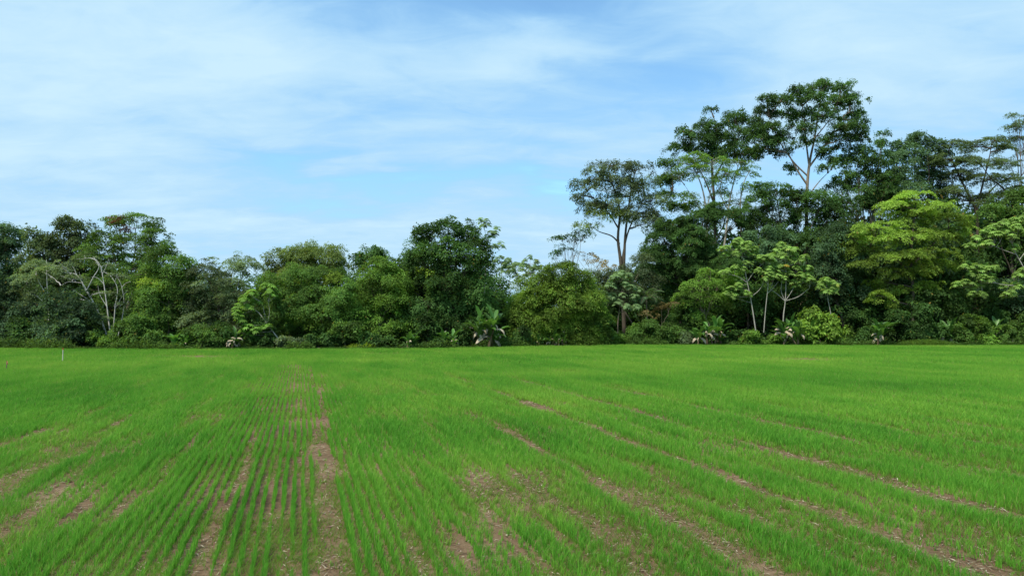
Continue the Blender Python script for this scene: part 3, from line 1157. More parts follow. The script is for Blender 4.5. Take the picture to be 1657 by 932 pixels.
tree('white_branched_tree', 'leaning tree with bare whitish forking branches under a thin grey green canopy', 182, E(182, 4.0),
     [(105, 432, 38, 9), (138, 418, 24, 9), (80, 446, 26, 9), (165, 430, 22, 8), (190, 446, 18, 7), (118, 452, 34, 8), (150, 475, 26, 8), (185, 492, 22, 8), (208, 482, 14, 6), (170, 512, 20, 8)],
     'grey', 'white', 0.15, twig=0.9, dens=0.30, group=None,
     trunks=[dict(p=[(178, 545), (160, 508), (140, 470), (124, 445), (104, 441)], r=(0.13, 0.03), root=True),
             dict(p=[(140, 470), (150, 450), (160, 432), (152, 418)], r=(0.07, 0.03)), dict(p=[(150, 490), (128, 484), (108, 486), (96, 496)], r=(0.08, 0.025)),
             dict(p=[(180, 546), (174, 505, .3), (168, 460, .5), (162, 430, .5), (150, 415, .5)], r=(0.11, 0.025), root=True),
             dict(p=[(186, 546), (186, 500, -.3), (190, 468, -.3), (180, 448, -.3), (168, 440)], r=(0.085, 0.02), root=True),
             dict(p=[(196, 545, .4), (200, 500, .4), (197, 465, .4), (188, 445, .4)], r=(0.075, 0.02), root=True),
             dict(p=[(160, 508), (140, 505), (120, 512)], r=(0.050, 0.015)), dict(p=[(146, 482), (134, 462), (128, 440)], r=(0.050, 0.015)), dict(p=[(132, 458), (112, 456), (98, 462)], r=(0.045, 0.015)), dict(p=[(172, 495, .3), (162, 478, .3), (158, 462, .3)], r=(0.045, 0.015)), dict(p=[(186, 500, -.3), (196, 482, -.3), (206, 470, -.3)], r=(0.045, 0.015)), dict(p=[(165, 445, .5), (172, 430, .5), (176, 418, .5)], r=(0.040, 0.015)), dict(p=[(200, 500, .4), (209, 485, .4), (214, 470, .4)], r=(0.040, 0.015)), dict(p=[(115, 444), (104, 436), (92, 434)], r=(0.035, 0.015)), dict(p=[(124, 445), (118, 432), (110, 426)], r=(0.05, 0.02)), dict(p=[(168, 460, .5), (158, 450, .3), (148, 448)], r=(0.05, 0.02)),
             dict(p=[(150, 490), (132, 478), (116, 468)], r=(0.06, 0.02)), dict(p=[(197, 465, .4), (204, 458, .4), (212, 456)], r=(0.04, 0.02))], **FINE)
tree('pale_branched_tree', 'small tree with pale upright branches left of the leaning white branched tree', 78, E(78, 4.5),
     [(62, 430, 26, 10), (84, 436, 20, 8), (45, 452, 24, 10), (40, 478, 18, 12), (70, 470, 26, 12), (52, 495, 26, 12)], 'grey', 'white', 0.12, twig=0.3, dens=0.8,
     trunks=[dict(p=[(78, 545), (79, 500), (76, 460), (75, 420)], r=(0.12, 0.03), root=True), dict(p=[(77, 480), (66, 462), (58, 445)], r=(0.06, 0.02)),
             dict(p=[(78, 495), (60, 480), (40, 468)], r=(0.06, 0.02))], tshift=0.08, **FINE)
tree('shade_tree', 'blue green bushy tree in the shade at the left border of the photo', 10, E(10, 4),
     [(0, 470, 40, 26), (30, 500, 36, 28), (-20, 510, 40, 30), (15, 535, 50, 22), (60, 530, 34, 26)], 'blue', 'dark', 0.2, **BROAD)
tree('dense_shade_tree', 'dark blue green bushy tree under the pale branched trees on the left', 110, E(110, 2.8),
     [(100, 490, 36, 26), (130, 510, 34, 28), (90, 525, 36, 26), (125, 540, 40, 18), (105, 545, 46, 14)], 'blue', 'dark', 0.2, tshift=-0.08, **BROAD)
tree('slim_trunk_tree', 'mid green tree with a straight slim pale trunk, right of the white branched tree', 273, E(273, 5),
     [(258, 412, 28, 16), (285, 425, 26, 18), (240, 445, 28, 20), (270, 455, 36, 24), (300, 455, 22, 20), (245, 480, 30, 22), (285, 490, 32, 22), (255, 512, 28, 18)],
     'mid', 'brown', 0.16, trunks=[dict(p=[(273, 552), (273, 520), (272, 470), (268, 430)], r=(0.15, 0.06), root=True)],
     extra=[('young_leaves', 'lime', [(255, 462, 14, 9), (248, 440, 12, 7), (240, 455, 10, 7)], {})], **SMALL)
tree('feathery_tree', 'grey green feathery tree between the slim trunked tree and the lime green sapling', 350, E(350, 5),
     [(330, 438, 34, 18), (380, 425, 34, 14), (400, 432, 26, 14), (350, 465, 48, 26), (325, 490, 36, 26), (375, 495, 40, 30), (345, 525, 44, 26), (385, 535, 26, 20)],
     'grey', 'dark', 0.2, tshift=-0.12, **FINE)
cecropia('lime_sapling', 'bright lime green sapling with big leaves and a pale leaning stem', 450, E(450, 1.2),
         [([(450, 548), (432, 524), (415, 503), (399, 506)], 0.10, 0.03), ([(432, 524), (428, 508), (424, 490)], 0.05, 0.025), ([(433, 522), (436, 505), (434, 488)], 0.045, 0.02)],
         [(398, 488), (388, 498), (408, 478), (415, 492), (390, 512), (402, 500), (440, 470), (446, 480), (400, 532), (412, 538), (422, 530), (432, 532), (405, 545), (392, 525)],
         mat='sapling', bark='pale', size=0.95)
tree('vine_dome_tree', 'tree smothered in brownish green vines, its top a smooth dome above its neighbours', 495, E(495, 10),
     [(512, 408, 34, 19), (540, 425, 14, 24), (485, 415, 30, 18), (455, 415, 20, 12), (440, 425, 12, 10), (500, 440, 54, 26), (545, 445, 12, 20), (460, 445, 30, 20)],
     'vine', 'dark', 0.3, tshift=0.18, dens=1.3, **SMALL)
tree('leafy_tree', 'rounded fresh green tree in front of the vine covered dome', 505, E(505, 4),
     [(470, 447, 36, 18), (520, 445, 38, 16), (550, 452, 22, 16), (440, 470, 30, 20), (495, 475, 50, 24), (545, 480, 34, 24), (465, 500, 42, 24), (520, 510, 46, 26), (490, 530, 46, 20), (552, 515, 30, 26), (540, 540, 30, 16)],
     'mid', 'dark', 0.24, tshift=0.06, extra=[('young_leaves', 'lime', [(540, 448, 18, 9), (480, 450, 16, 8), (510, 517, 18, 9)], {})], **SMALL)
tree('dark_round_tree', 'small dark round crowned tree peeping above the canopy left of the big central tree', 602, E(602, 15),
     [(602, 408, 24, 10), (588, 420, 18, 12), (618, 418, 20, 12), (580, 430, 10, 7)], 'dark', 'dark', 0.2, dens=1.3, **BROAD)
tree('pale_green_tree', 'yellowish green tree at the left shoulder of the big central tree', 618, E(618, 5),
     [(622, 425, 26, 14), (600, 445, 30, 20), (635, 450, 24, 22), (605, 475, 38, 26), (640, 485, 28, 26), (590, 505, 36, 26), (625, 520, 44, 28), (595, 540, 34, 18)],
     'fresh', 'dark', 0.22, tshift=-0.06, **SMALL)
tree('big_central_tree', 'largest tree of the middle, dark dense broad crown alone against the sky', 722, E(722, 5.5),
     [(725, 366, 30, 14), (700, 380, 30, 20), (752, 378, 28, 18), (676, 400, 28, 18), (722, 405, 44, 24), (770, 405, 24, 24), (690, 425, 40, 24), (745, 432, 44, 24), (782, 438, 18, 26),
      (675, 455, 36, 24), (720, 460, 46, 26), (770, 468, 32, 26), (690, 490, 44, 24), (745, 495, 48, 26), (780, 500, 24, 24), (672, 515, 38, 22), (715, 522, 46, 18), (760, 525, 36, 16)],
     'dark', 'dark', 0.36, tshift=0.10, twig=0.35, dens=0.92, extra=[('young_leaves', 'lime', [(664, 497, 13, 8), (668, 470, 10, 7), (770, 478, 10, 6), (690, 440, 10, 6)], {})], **BROAD)
cecropia('bare_twig_tree', 'thin pale tree with a few leaf tufts sticking out right of the big central crown', 785, E(785, 9),
         [([(785, 548), (784, 470), (788, 400), (783, 366)], 0.09, 0.03)],
         [(777, 358), (787, 360), (782, 368), (795, 378), (804, 372), (790, 385), (800, 400), (812, 402)], mat='cecdim', size=0.75, nleaf=6)

# ---- the pale umbrella trees in the gap
GAPS = [(812, 16, 418, 'pale umbrella tree nearest the big central tree, in the sky gap'), (838, 22, 430, 'thin pale umbrella tree in the middle of the sky gap'),
        (858, 18, 420, 'pale umbrella tree at the right side of the sky gap'), (825, 27, 425, 'faint umbrella tree at the back of the sky gap'), (876, 26, 432, 'thin umbrella tree just above the yellow green bush')]
for i, (px, off, top, lab) in enumerate(GAPS):
    g = np.random.default_rng(40 + i)
    tips = [(px + g.uniform(-20, 20), top + abs(g.normal(0, 1)) * 12 + 3) for _ in range(9)] + [(px, top), (px - 8, top + 2), (px + 9, top + 3)]
    cecropia('umbrella_tree', lab, px, E(px, off), [([(px + g.uniform(-3, 3), 550), (px + g.uniform(-3, 3), 490), (px, top + 8)], 0.11, 0.04)], tips,
             mat='cecdim', size=0.62, nleaf=7, group='pale umbrella trees in the sky gap')
tree('low_gap_tree', 'low dark bushy tree closing the bottom of the sky gap', 835, E(835, 12),
     [(815, 510, 26, 26), (845, 505, 26, 18), (870, 515, 26, 22), (830, 535, 40, 22)], 'dark', 'dark', 0.14, **BROAD)

# ---- middle right
tree('yellow_green_bush', 'large rounded yellow green bush hanging over the field edge right of the banana clump', 905, E(905, 2.6),
     [(908, 442, 36, 20), (882, 464, 36, 22), (932, 462, 40, 24), (860, 488, 40, 26), (905, 490, 54, 30), (950, 492, 36, 28), (845, 515, 28, 24), (880, 522, 44, 26), (925, 525, 48, 24), (962, 520, 26, 26), (865, 540, 34, 14), (950, 542, 34, 14)],
     'bush', 'dark', 0.22, tshift=-0.10, dens=1.55, **SMALL)
tree('airy_dark_tree', 'small airy tree with dark leaves left of the tall forked tree', 925, E(925, 14),
     [(930, 383, 22, 9), (910, 388, 18, 9), (898, 412, 12, 10), (945, 378, 14, 7), (918, 405, 16, 7)], 'dark', 'brown', 0.14, dens=0.8, twig=0.6, **AIRY)
tree('sparse_brown_tree', 'sparse half bare brownish treetop just left of the tall forked trunk', 960, E(960, 12),
     [(945, 412, 18, 8), (968, 425, 20, 10), (985, 432, 16, 10)], 'brown', 'brown', 0.12, dens=0.5, twig=1.0, **AIRY)
tree('tall_forked_tree', 'tall umbrella crowned tree with dark forked trunk, leftmost of the tall right group', 1012, E(1012, 11),
     [(990, 268, 40, 9), (962, 278, 22, 11), (1025, 274, 28, 12), (945, 300, 20, 13), (985, 292, 36, 14), (1040, 298, 26, 16), (940, 318, 14, 8), (1010, 318, 32, 14),
      (1055, 325, 24, 16), (970, 335, 28, 11), (1035, 345, 32, 14), (1060, 352, 20, 12), (985, 332, 30, 13), (1012, 348, 24, 11), (955, 332, 18, 11), (1045, 362, 20, 10), (1020, 300, 28, 13), (962, 300, 20, 11)], 'grey', 'dark', 0.34, twig=0.6, dens=0.72, tshift=-0.12,
     trunks=[dict(p=[(1008, 548), (1008, 470), (1004, 420), (1000, 385), (1003, 340), (992, 300), (985, 275)], r=(0.42, 0.07), root=True),
             dict(p=[(1008, 450), (1010, 420), (1012, 380), (1018, 330), (1025, 290), (1030, 275)], r=(0.32, 0.06)),
             dict(p=[(1006, 425), (1015, 380), (1030, 345), (1045, 318)], r=(0.2, 0.05)),
             dict(p=[(1003, 395), (990, 382), (970, 375), (955, 365)], r=(0.17, 0.04)),
             dict(p=[(1001, 370), (985, 345), (965, 325), (950, 310)], r=(0.16, 0.04))],
     extra=[('yellowing_foliage', 'lime', [(952, 366, 18, 6), (985, 348, 26, 9), (1008, 342, 18, 10), (965, 345, 20, 8), (940, 362, 10, 4)], dict(dens=0.6))], **AIRY | dict(pad=0.65, flat=0.26, upness=0.8))
tree('climber_tree', 'dark mound of trees draped with climbers right of the tall forked trunk', 1085, E(1085, 9),
     [(1140, 352, 28, 14), (1175, 350, 28, 14), (1205, 348, 24, 16), (1155, 336, 16, 8), (1110, 358, 20, 10), (1095, 368, 34, 14), (1070, 382, 26, 18), (1120, 380, 32, 20), (1060, 415, 26, 24), (1100, 410, 40, 24), (1140, 405, 32, 26), (1050, 445, 24, 20), (1085, 445, 34, 22), (1130, 440, 34, 24), (1175, 430, 26, 22)],
     'dark', 'dark', 0.3, tshift=0.08, dens=1.15, pad=0.65, **SMALL)
tree('grey_vine_tree', 'dull grey brown vine tangle on a low tree below the tall forked trunk', 1035, E(1035, 6.5),
     [(1040, 425, 18, 18), (1020, 440, 16, 14), (965, 450, 16, 14), (985, 445, 18, 12), (1055, 455, 18, 14), (1012, 458, 16, 14), (995, 470, 20, 14), (1025, 470, 20, 16), (975, 465, 16, 12), (1045, 480, 24, 16)], 'grey', 'brown', 0.14, dens=1.0, tshift=-0.2, **SMALL)
cecropia('big_leaf_sapling', 'pale green big leaved sapling right of the yellow green bush', 1002, E(1002, 2.5),
         [([(1000, 555), (1000, 520), (1004, 490), (1008, 455)], 0.10, 0.04)],
         [(1005, 445), (1018, 448), (995, 452), (1012, 462), (985, 465), (1022, 468), (990, 482), (1008, 480), (1026, 486), (978, 478), (1000, 495), (1015, 498), (1030, 500)], mat='cecdim', size=0.95, bark='brown')
palm('dark_palm', 'dark feather palm standing in the shade between sapling and drooping tree', 1050, E(1050, 4.2), (1046, 482), fronds=12, ln=3.0, mat='blue', seed=5)
tree('drooping_tree', 'feathery light green tree with branches drooping to the left in layers', 1165, E(1165, 3.5),
     [(1150, 440, 30, 8), (1130, 455, 34, 8), (1112, 462, 18, 5), (1160, 458, 30, 9), (1125, 475, 36, 8), (1155, 478, 32, 10), (1118, 490, 26, 7), (1150, 498, 34, 9), (1175, 445, 22, 10), (1135, 510, 26, 8)],
     'fresh', 'brown', 0.16, sag=0.15, tshift=0.0, **FINE | dict(droop=0.6))
tree('dry_fern_bush', 'low bush with dry brown fronds on the bank below the dark palm', 1065, E(1065, 3.2),
     [(1070, 500, 24, 8), (1052, 508, 20, 8), (1088, 494, 18, 7)], 'brown', 'brown', 0.08, dens=0.45, cat='bush', tshift=-0.28, **FINE)
tree('twin_grey_tree', 'tall tree with pale slender forked trunks and a light green lower canopy', 1150, E(1150, 13),
     [(1125, 255, 28, 9), (1105, 265, 22, 9), (1150, 262, 26, 10), (1130, 278, 38, 11), (1095, 285, 18, 9), (1190, 262, 26, 8), (1210, 278, 18, 10), (1175, 280, 24, 10), (1160, 292, 20, 8), (1110, 318, 20, 9), (1170, 312, 20, 8), (1212, 305, 16, 9), (1130, 332, 18, 8), (1190, 330, 20, 9)],
     'fresh', 'pale', 0.2, twig=0.8, dens=1.0, tshift=-0.12,
     trunks=[dict(p=[(1145, 545), (1145, 420), (1143, 345), (1135, 300), (1120, 268)], r=(0.32, 0.06), root=True),
             dict(p=[(1142, 345), (1150, 310), (1155, 275)], r=(0.15, 0.04)), dict(p=[(1143, 350), (1125, 325), (1108, 300)], r=(0.12, 0.03)),
             dict(p=[(1172, 545), (1172, 400), (1180, 330), (1190, 285), (1196, 265)], r=(0.26, 0.05), root=True),
             dict(p=[(1178, 340), (1165, 310), (1172, 280)], r=(0.12, 0.03)),
             dict(p=[(1198, 545), (1196, 400), (1198, 330), (1204, 295), (1215, 275)], r=(0.24, 0.05), root=True)], **AIRY)
tree('dark_canopy_tree', 'tall dark tree behind the pale slender trunks, second highest of all', 1160, E(1160, 17),
     [(1150, 178, 13, 5), (1190, 195, 28, 14), (1155, 205, 30, 12), (1120, 212, 28, 9), (1100, 240, 26, 12), (1140, 228, 36, 15), (1185, 225, 36, 18), (1220, 215, 22, 16), (1165, 248, 38, 14), (1205, 250, 28, 16), (1085, 265, 18, 10),
      (1080, 290, 22, 12), (1075, 315, 18, 10), (1095, 335, 24, 10)],
     'dark', 'dark', 0.34, twig=0.4, dens=0.72,
     trunks=[dict(p=[(1158, 545), (1158, 420), (1156, 330), (1152, 260), (1160, 215), (1155, 190)], r=(0.42, 0.05), root=True), dict(p=[(1156, 330), (1140, 290), (1115, 240)], r=(0.2, 0.05)),
             dict(p=[(1155, 290), (1180, 245), (1200, 215)], r=(0.18, 0.05)), dict(p=[(1156, 350), (1120, 330), (1088, 310)], r=(0.14, 0.04))], **BROAD | dict(inner=0.3, flat=0.32, nleaf=40, leaf=(0.30, 0.13), pad=0.62, droop=0.5, upness=0.7))
tree('emergent_tree', 'tallest tree of all, dark open crown on a long pale forking trunk', 1305, E(1305, 14),
     [(1325, 140, 36, 10), (1290, 148, 24, 9), (1360, 142, 20, 10), (1265, 162, 26, 11), (1310, 162, 36, 13), (1355, 165, 30, 13), (1385, 182, 17, 13), (1235, 180, 20, 12), (1280, 185, 32, 12), (1330, 188, 36, 13),
      (1370, 205, 28, 12), (1250, 205, 28, 11), (1300, 208, 26, 10), (1345, 222, 24, 9), (1255, 228, 22, 9), (1380, 225, 18, 9), (1270, 245, 18, 7), (1330, 245, 20, 7), (1340, 132, 18, 6), (1375, 160, 20, 10), (1240, 160, 14, 8), (1225, 195, 14, 9), (1385, 205, 16, 10), (1280, 270, 12, 5), (1338, 270, 14, 6), (1300, 230, 24, 8), (1365, 240, 20, 8), (1262, 218, 20, 9), (1228, 202, 14, 10), (1240, 222, 18, 9), (1248, 240, 16, 8), (1226, 240, 14, 8), (1392, 218, 16, 10), (1352, 256, 14, 7), (1400, 196, 8, 10)],
     'dark', 'brown', 0.36, twig=0.6, dens=0.62,
     trunks=[dict(p=[(1305, 545), (1304, 440), (1305, 370), (1306, 310), (1310, 265), (1318, 225), (1325, 180), (1330, 150)], r=(0.45, 0.06), root=True),
             dict(p=[(1307, 300), (1290, 275), (1272, 240), (1258, 200)], r=(0.2, 0.05)), dict(p=[(1307, 285), (1284, 262), (1262, 230), (1245, 190)], r=(0.16, 0.04)),
             dict(p=[(1309, 265), (1304, 225), (1300, 180), (1290, 155)], r=(0.18, 0.04)), dict(p=[(1310, 270), (1335, 235), (1360, 195), (1375, 180)], r=(0.2, 0.04)),
             dict(p=[(1306, 320), (1325, 295), (1345, 275)], r=(0.13, 0.04)), dict(p=[(1318, 225), (1345, 190), (1358, 160)], r=(0.12, 0.04))], **BROAD | dict(inner=0.3, flat=0.32, nleaf=40, leaf=(0.30, 0.13), pad=0.62, droop=0.5, upness=0.7))
tree('under_canopy_tree', 'dark bushy tree around the lower trunk of the tallest tree', 1285, E(1285, 12),
     [(1255, 305, 34, 12), (1230, 325, 26, 14), (1290, 318, 30, 14), (1325, 318, 30, 12), (1260, 345, 40, 20), (1310, 350, 34, 18), (1225, 365, 30, 22), (1345, 345, 26, 18), (1275, 385, 44, 22), (1330, 385, 34, 22)],
     'dark', 'dark', 0.26, tshift=-0.05, dens=0.95, **BROAD)
tree('side_dark_tree', 'tall dark tree leaning out right of the tallest tree, with one tuft above the rest', 1395, E(1395, 15),
     [(1430, 216, 9, 5), (1420, 232, 16, 8), (1395, 245, 24, 11), (1370, 262, 24, 12), (1412, 262, 26, 13), (1390, 285, 34, 13), (1360, 300, 24, 13), (1425, 290, 24, 14), (1400, 312, 34, 14), (1350, 325, 22, 12), (1440, 312, 26, 16), (1418, 330, 30, 16), (1385, 330, 30, 14), (1455, 335, 22, 14)],
     'dark', 'brown', 0.3, twig=0.4, dens=0.72, **BROAD | dict(inner=0.3, flat=0.32, nleaf=40, leaf=(0.30, 0.13), pad=0.62, droop=0.5, upness=0.7))
tree('bluish_tree', 'dense bluish green bumpy topped tree left of the wide brownish feathery tree', 1478, E(1478, 16),
     [(1482, 224, 24, 9), (1460, 235, 22, 11), (1505, 232, 22, 10), (1445, 255, 22, 14), (1480, 252, 32, 16), (1515, 255, 22, 14), (1465, 280, 34, 16), (1505, 285, 30, 16), (1440, 290, 24, 16), (1475, 308, 36, 16), (1520, 312, 28, 16), (1440, 320, 24, 16)],
     'blue', 'dark', 0.3, tshift=0.12, dens=1.0, **BROAD)
tree('brown_feathery_tree', 'wide brownish feathery tree showing dark curving branches near the right border', 1585, E(1585, 14),
     [(1540, 232, 26, 8), (1570, 238, 28, 9), (1605, 228, 28, 9), (1628, 240, 18, 9), (1535, 258, 28, 10), (1580, 262, 34, 10), (1620, 265, 26, 10), (1550, 285, 34, 11), (1595, 290, 36, 11), (1635, 290, 22, 10), (1540, 310, 28, 10), (1600, 318, 30, 10), (1560, 262, 26, 10), (1515, 270, 20, 10), (1640, 312, 26, 12), (1572, 325, 36, 12)],
     'olive', 'dark', 0.3, twig=0.9, dens=1.05, tshift=0.12,
     trunks=[dict(p=[(1583, 545), (1583, 420), (1580, 345), (1562, 305), (1545, 270), (1535, 245)], r=(0.38, 0.06), root=True), dict(p=[(1580, 345), (1590, 300), (1600, 260), (1605, 235)], r=(0.22, 0.05)),
             dict(p=[(1581, 335), (1612, 300), (1640, 285)], r=(0.2, 0.05)), dict(p=[(1650, 350), (1628, 310), (1605, 290), (1590, 270)], r=(0.22, 0.06)), dict(p=[(1570, 320), (1548, 315), (1530, 308)], r=(0.14, 0.04))], **FINE | dict(upness=1.4, inner=0.5))
tree('sparse_top_tree', 'sparse grey brown treetop touching the right border, above the brown feathery tree', 1668, E(1668, 15),
     [(1650, 190, 26, 6), (1640, 205, 22, 6), (1665, 200, 26, 8), (1655, 225, 24, 7), (1670, 245, 24, 9), (1655, 268, 22, 8)], 'olive', 'brown', 0.24, twig=1.0, dens=0.85, tshift=0.2, **FINE | dict(upness=1.4, inner=0.5))
tree('right_dark_tree', 'dark tree filling the right border under the brown feathery canopy', 1645, E(1645, 9),
     [(1640, 320, 30, 20), (1670, 340, 34, 30), (1620, 350, 24, 18), (1600, 340, 20, 12), (1650, 375, 40, 26)], 'mid', 'dark', 0.26, tshift=-0.05, **BROAD)
tree('yellow_green_tree', 'big yellow green layered tree in front of the dark forest on the right', 1475, E(1475, 5.5),
     [(1480, 318, 34, 11), (1455, 335, 34, 12), (1510, 335, 32, 12), (1535, 355, 32, 13), (1480, 352, 44, 14), (1420, 372, 40, 12), (1375, 385, 34, 9), (1360, 395, 22, 7), (1460, 385, 50, 14), (1520, 385, 40, 14), (1555, 372, 24, 12),
      (1395, 405, 44, 11), (1445, 415, 46, 12), (1500, 412, 46, 13), (1400, 428, 36, 9), (1515, 430, 38, 9), (1450, 440, 36, 9), (1425, 458, 24, 8), (1490, 438, 24, 8), (1470, 468, 36, 9), (1420, 478, 24, 8), (1500, 462, 28, 9), (1455, 492, 26, 8)],
     'yellow', 'dark', 0.28, twig=0.5, tshift=-0.04, dens=1.0,
     trunks=[dict(p=[(1478, 550), (1478, 480), (1474, 430), (1478, 370), (1482, 330)], r=(0.32, 0.06), root=True), dict(p=[(1475, 440), (1440, 415), (1395, 400)], r=(0.16, 0.04)), dict(p=[(1475, 430), (1505, 400), (1535, 370)], r=(0.16, 0.04))],
     **FINE | dict(leaf=(0.27, 0.11)))
tree('dark_wall_tree', 'deep green tree in shadow left of the big yellow green tree', 1365, E(1365, 7),
     [(1360, 375, 30, 20), (1335, 400, 30, 20), (1380, 420, 30, 24), (1345, 435, 34, 24), (1330, 470, 30, 24), (1375, 475, 34, 24)], 'blue', 'dark', 0.24, tshift=-0.05, **BROAD)
tree('pale_crowned_tree', 'grey green dense tree behind the two front pale stemmed umbrella trees', 1240, E(1240, 7.5),
     [(1240, 378, 34, 12), (1215, 390, 26, 12), (1265, 388, 26, 12), (1235, 405, 42, 16), (1195, 425, 26, 18), (1265, 425, 30, 18)], 'blue', 'dark', 0.22, tshift=0.15, **BROAD)

# ---- pale stemmed umbrella trees standing in front
G5 = 'pale stemmed umbrella trees at the field edge'
cecropia('front_umbrella_tree', 'pale forking umbrella tree left of the trio before the dark forest', 1222, E(1222, 1.6),
         [([(1223, 535), (1216, 490), (1208, 450), (1202, 415), (1200, 400)], 0.11, 0.04), ([(1209, 457), (1195, 448), (1182, 444)], 0.06, 0.03), ([(1210, 455), (1222, 438), (1236, 425)], 0.06, 0.03), ([(1216, 480), (1228, 470), (1236, 458)], 0.06, 0.03)],
         [(1200, 394), (1188, 398), (1212, 396), (1176, 404), (1222, 404), (1196, 405), (1208, 408), (1185, 412), (1168, 405), (1216, 415), (1190, 434), (1178, 440), (1200, 440), (1212, 428), (1226, 422), (1236, 420),
          (1183, 468), (1195, 464), (1175, 478), (1188, 478), (1204, 476), (1212, 478)], size=0.83, nleaf=10, group=G5)
cecropia('front_umbrella_tree', 'slimmest pale umbrella tree, with yellow top leaves, in the middle of the trio', 1236, E(1236, 1.2),
         [([(1236, 538), (1239, 500), (1243, 460), (1244, 420)], 0.085, 0.035), ([(1242, 475), (1252, 465), (1260, 455)], 0.05, 0.03)],
         [(1238, 418), (1246, 420), (1250, 424, 0, 0.8), (1234, 444), (1244, 446), (1238, 452), (1250, 448), (1256, 440)], size=0.78, nleaf=10, group=G5)
cecropia('front_umbrella_tree', 'broadest bright umbrella tree on a pale stem that forks like a fan', 1270, E(1270, 2.0),
         [([(1267, 538), (1268, 510), (1271, 485), (1272, 440), (1270, 405)], 0.12, 0.04), ([(1270, 487), (1258, 476), (1247, 468)], 0.07, 0.035), ([(1271, 487), (1282, 470), (1290, 452)], 0.07, 0.035), ([(1271, 487), (1292, 480), (1310, 466)], 0.07, 0.035),
          ([(1270, 486), (1264, 470), (1266, 450)], 0.06, 0.03)],
         [(1265, 398), (1275, 404), (1258, 408), (1285, 414), (1250, 418), (1268, 418), (1280, 424), (1295, 424), (1256, 430), (1270, 434), (1288, 436), (1304, 436), (1246, 440), (1262, 446), (1278, 446), (1295, 448), (1310, 446),
          (1284, 458), (1300, 458), (1314, 456), (1270, 455), (1252, 452)], size=0.90, nleaf=10, group=G5)
cecropia('front_umbrella_tree', 'small single headed bright green umbrella tree right of the trio', 1346, E(1346, 1.5),
         [([(1346, 524), (1344, 505), (1340, 485), (1338, 470)], 0.075, 0.04)],
         [(1338, 455), (1330, 460), (1347, 460), (1326, 468), (1350, 468), (1338, 464), (1333, 474), (1345, 474)], size=0.83, nleaf=10, group=G5)
cecropia('front_umbrella_tree', 'bright umbrella tree with pale spreading branches at the right border of the photo', 1690, E(1690, 1.5),
         [([(1700, 540), (1680, 490), (1660, 440), (1645, 412), (1638, 395)], 0.15, 0.05), ([(1668, 462), (1640, 462), (1612, 458), (1598, 445)], 0.09, 0.035), ([(1645, 412), (1625, 405), (1608, 398)], 0.07, 0.03), ([(1650, 420), (1665, 400), (1680, 380)], 0.07, 0.03),
          ([(1612, 458), (1600, 458), (1588, 458)], 0.05, 0.03)],
         [(1640, 360), (1625, 362), (1655, 360), (1670, 365), (1610, 368), (1630, 374), (1648, 374), (1595, 376), (1615, 382), (1638, 386), (1660, 382), (1580, 388), (1600, 396), (1590, 402), (1572, 400), (1640, 400),
          (1565, 430), (1580, 436), (1595, 434), (1610, 436), (1572, 446), (1588, 450), (1562, 458), (1580, 462), (1600, 455), (1550, 462), (1575, 476), (1590, 478), (1622, 466), (1635, 474), (1648, 466), (1628, 480), (1655, 440), (1648, 448)],
         size=0.92, nleaf=10, group=G5)

# ---- banana clumps and large leaved plants along the edge
GB = 'banana clumps along the field edge'
banana('banana_clump', 'largest banana clump, hung with dead white leaves, beside the yellow green bush', 793, E(793, 0.0), h=5.6, stems=7, leaves=8, dead=26, wide=0.9, seed=11, group=GB, lit=0.45)
banana('banana_clump', 'low banana clump with bright leaves at the foot of the big central tree', 722, E(722, 0.15), h=3.0, stems=3, leaves=10, dead=7, wide=1.3, seed=12, group=GB, lit=0.62)
banana('banana_clump', 'banana clump with pale ragged leaves below the drooping tree', 1150, E(1150, 0.15), h=4.3, stems=5, leaves=9, dead=22, wide=1.4, seed=13, group=GB, lit=0.5)
banana('banana_clump', 'banana clump between the stems of the pale umbrella trio', 1278, E(1278, 0.15), h=4.5, stems=4, leaves=9, dead=12, wide=0.9, seed=14, group=GB, lit=0.5)
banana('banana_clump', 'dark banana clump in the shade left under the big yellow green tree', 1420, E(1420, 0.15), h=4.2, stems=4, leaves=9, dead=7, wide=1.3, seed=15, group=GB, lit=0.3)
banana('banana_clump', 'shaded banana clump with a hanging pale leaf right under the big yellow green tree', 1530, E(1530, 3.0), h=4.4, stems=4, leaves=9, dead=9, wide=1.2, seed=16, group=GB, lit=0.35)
banana('banana_clump', 'banana clump at the field edge nearest the right border', 1625, E(1625, 2.0), h=4.0, stems=4, leaves=9, dead=6, wide=1.2, seed=17, group=GB, lit=0.45)
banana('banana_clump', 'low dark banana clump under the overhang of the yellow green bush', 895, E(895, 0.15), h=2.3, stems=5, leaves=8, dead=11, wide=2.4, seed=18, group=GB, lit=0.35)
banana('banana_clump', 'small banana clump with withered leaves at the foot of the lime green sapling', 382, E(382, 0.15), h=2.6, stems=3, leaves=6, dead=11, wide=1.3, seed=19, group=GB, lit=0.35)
banana('banana_clump', 'upright bright banana clump right of the slim trunked tree', 288, E(288, 1.0), h=2.8, stems=4, leaves=10, dead=2, wide=1.2, seed=20, group=GB, lit=0.62)
banana('banana_clump', 'low banana clump between central tree and vine covered dome', 655, E(655, 0.15), h=2.6, stems=4, leaves=9, dead=3, wide=1.6, seed=21, group=GB, lit=0.4)

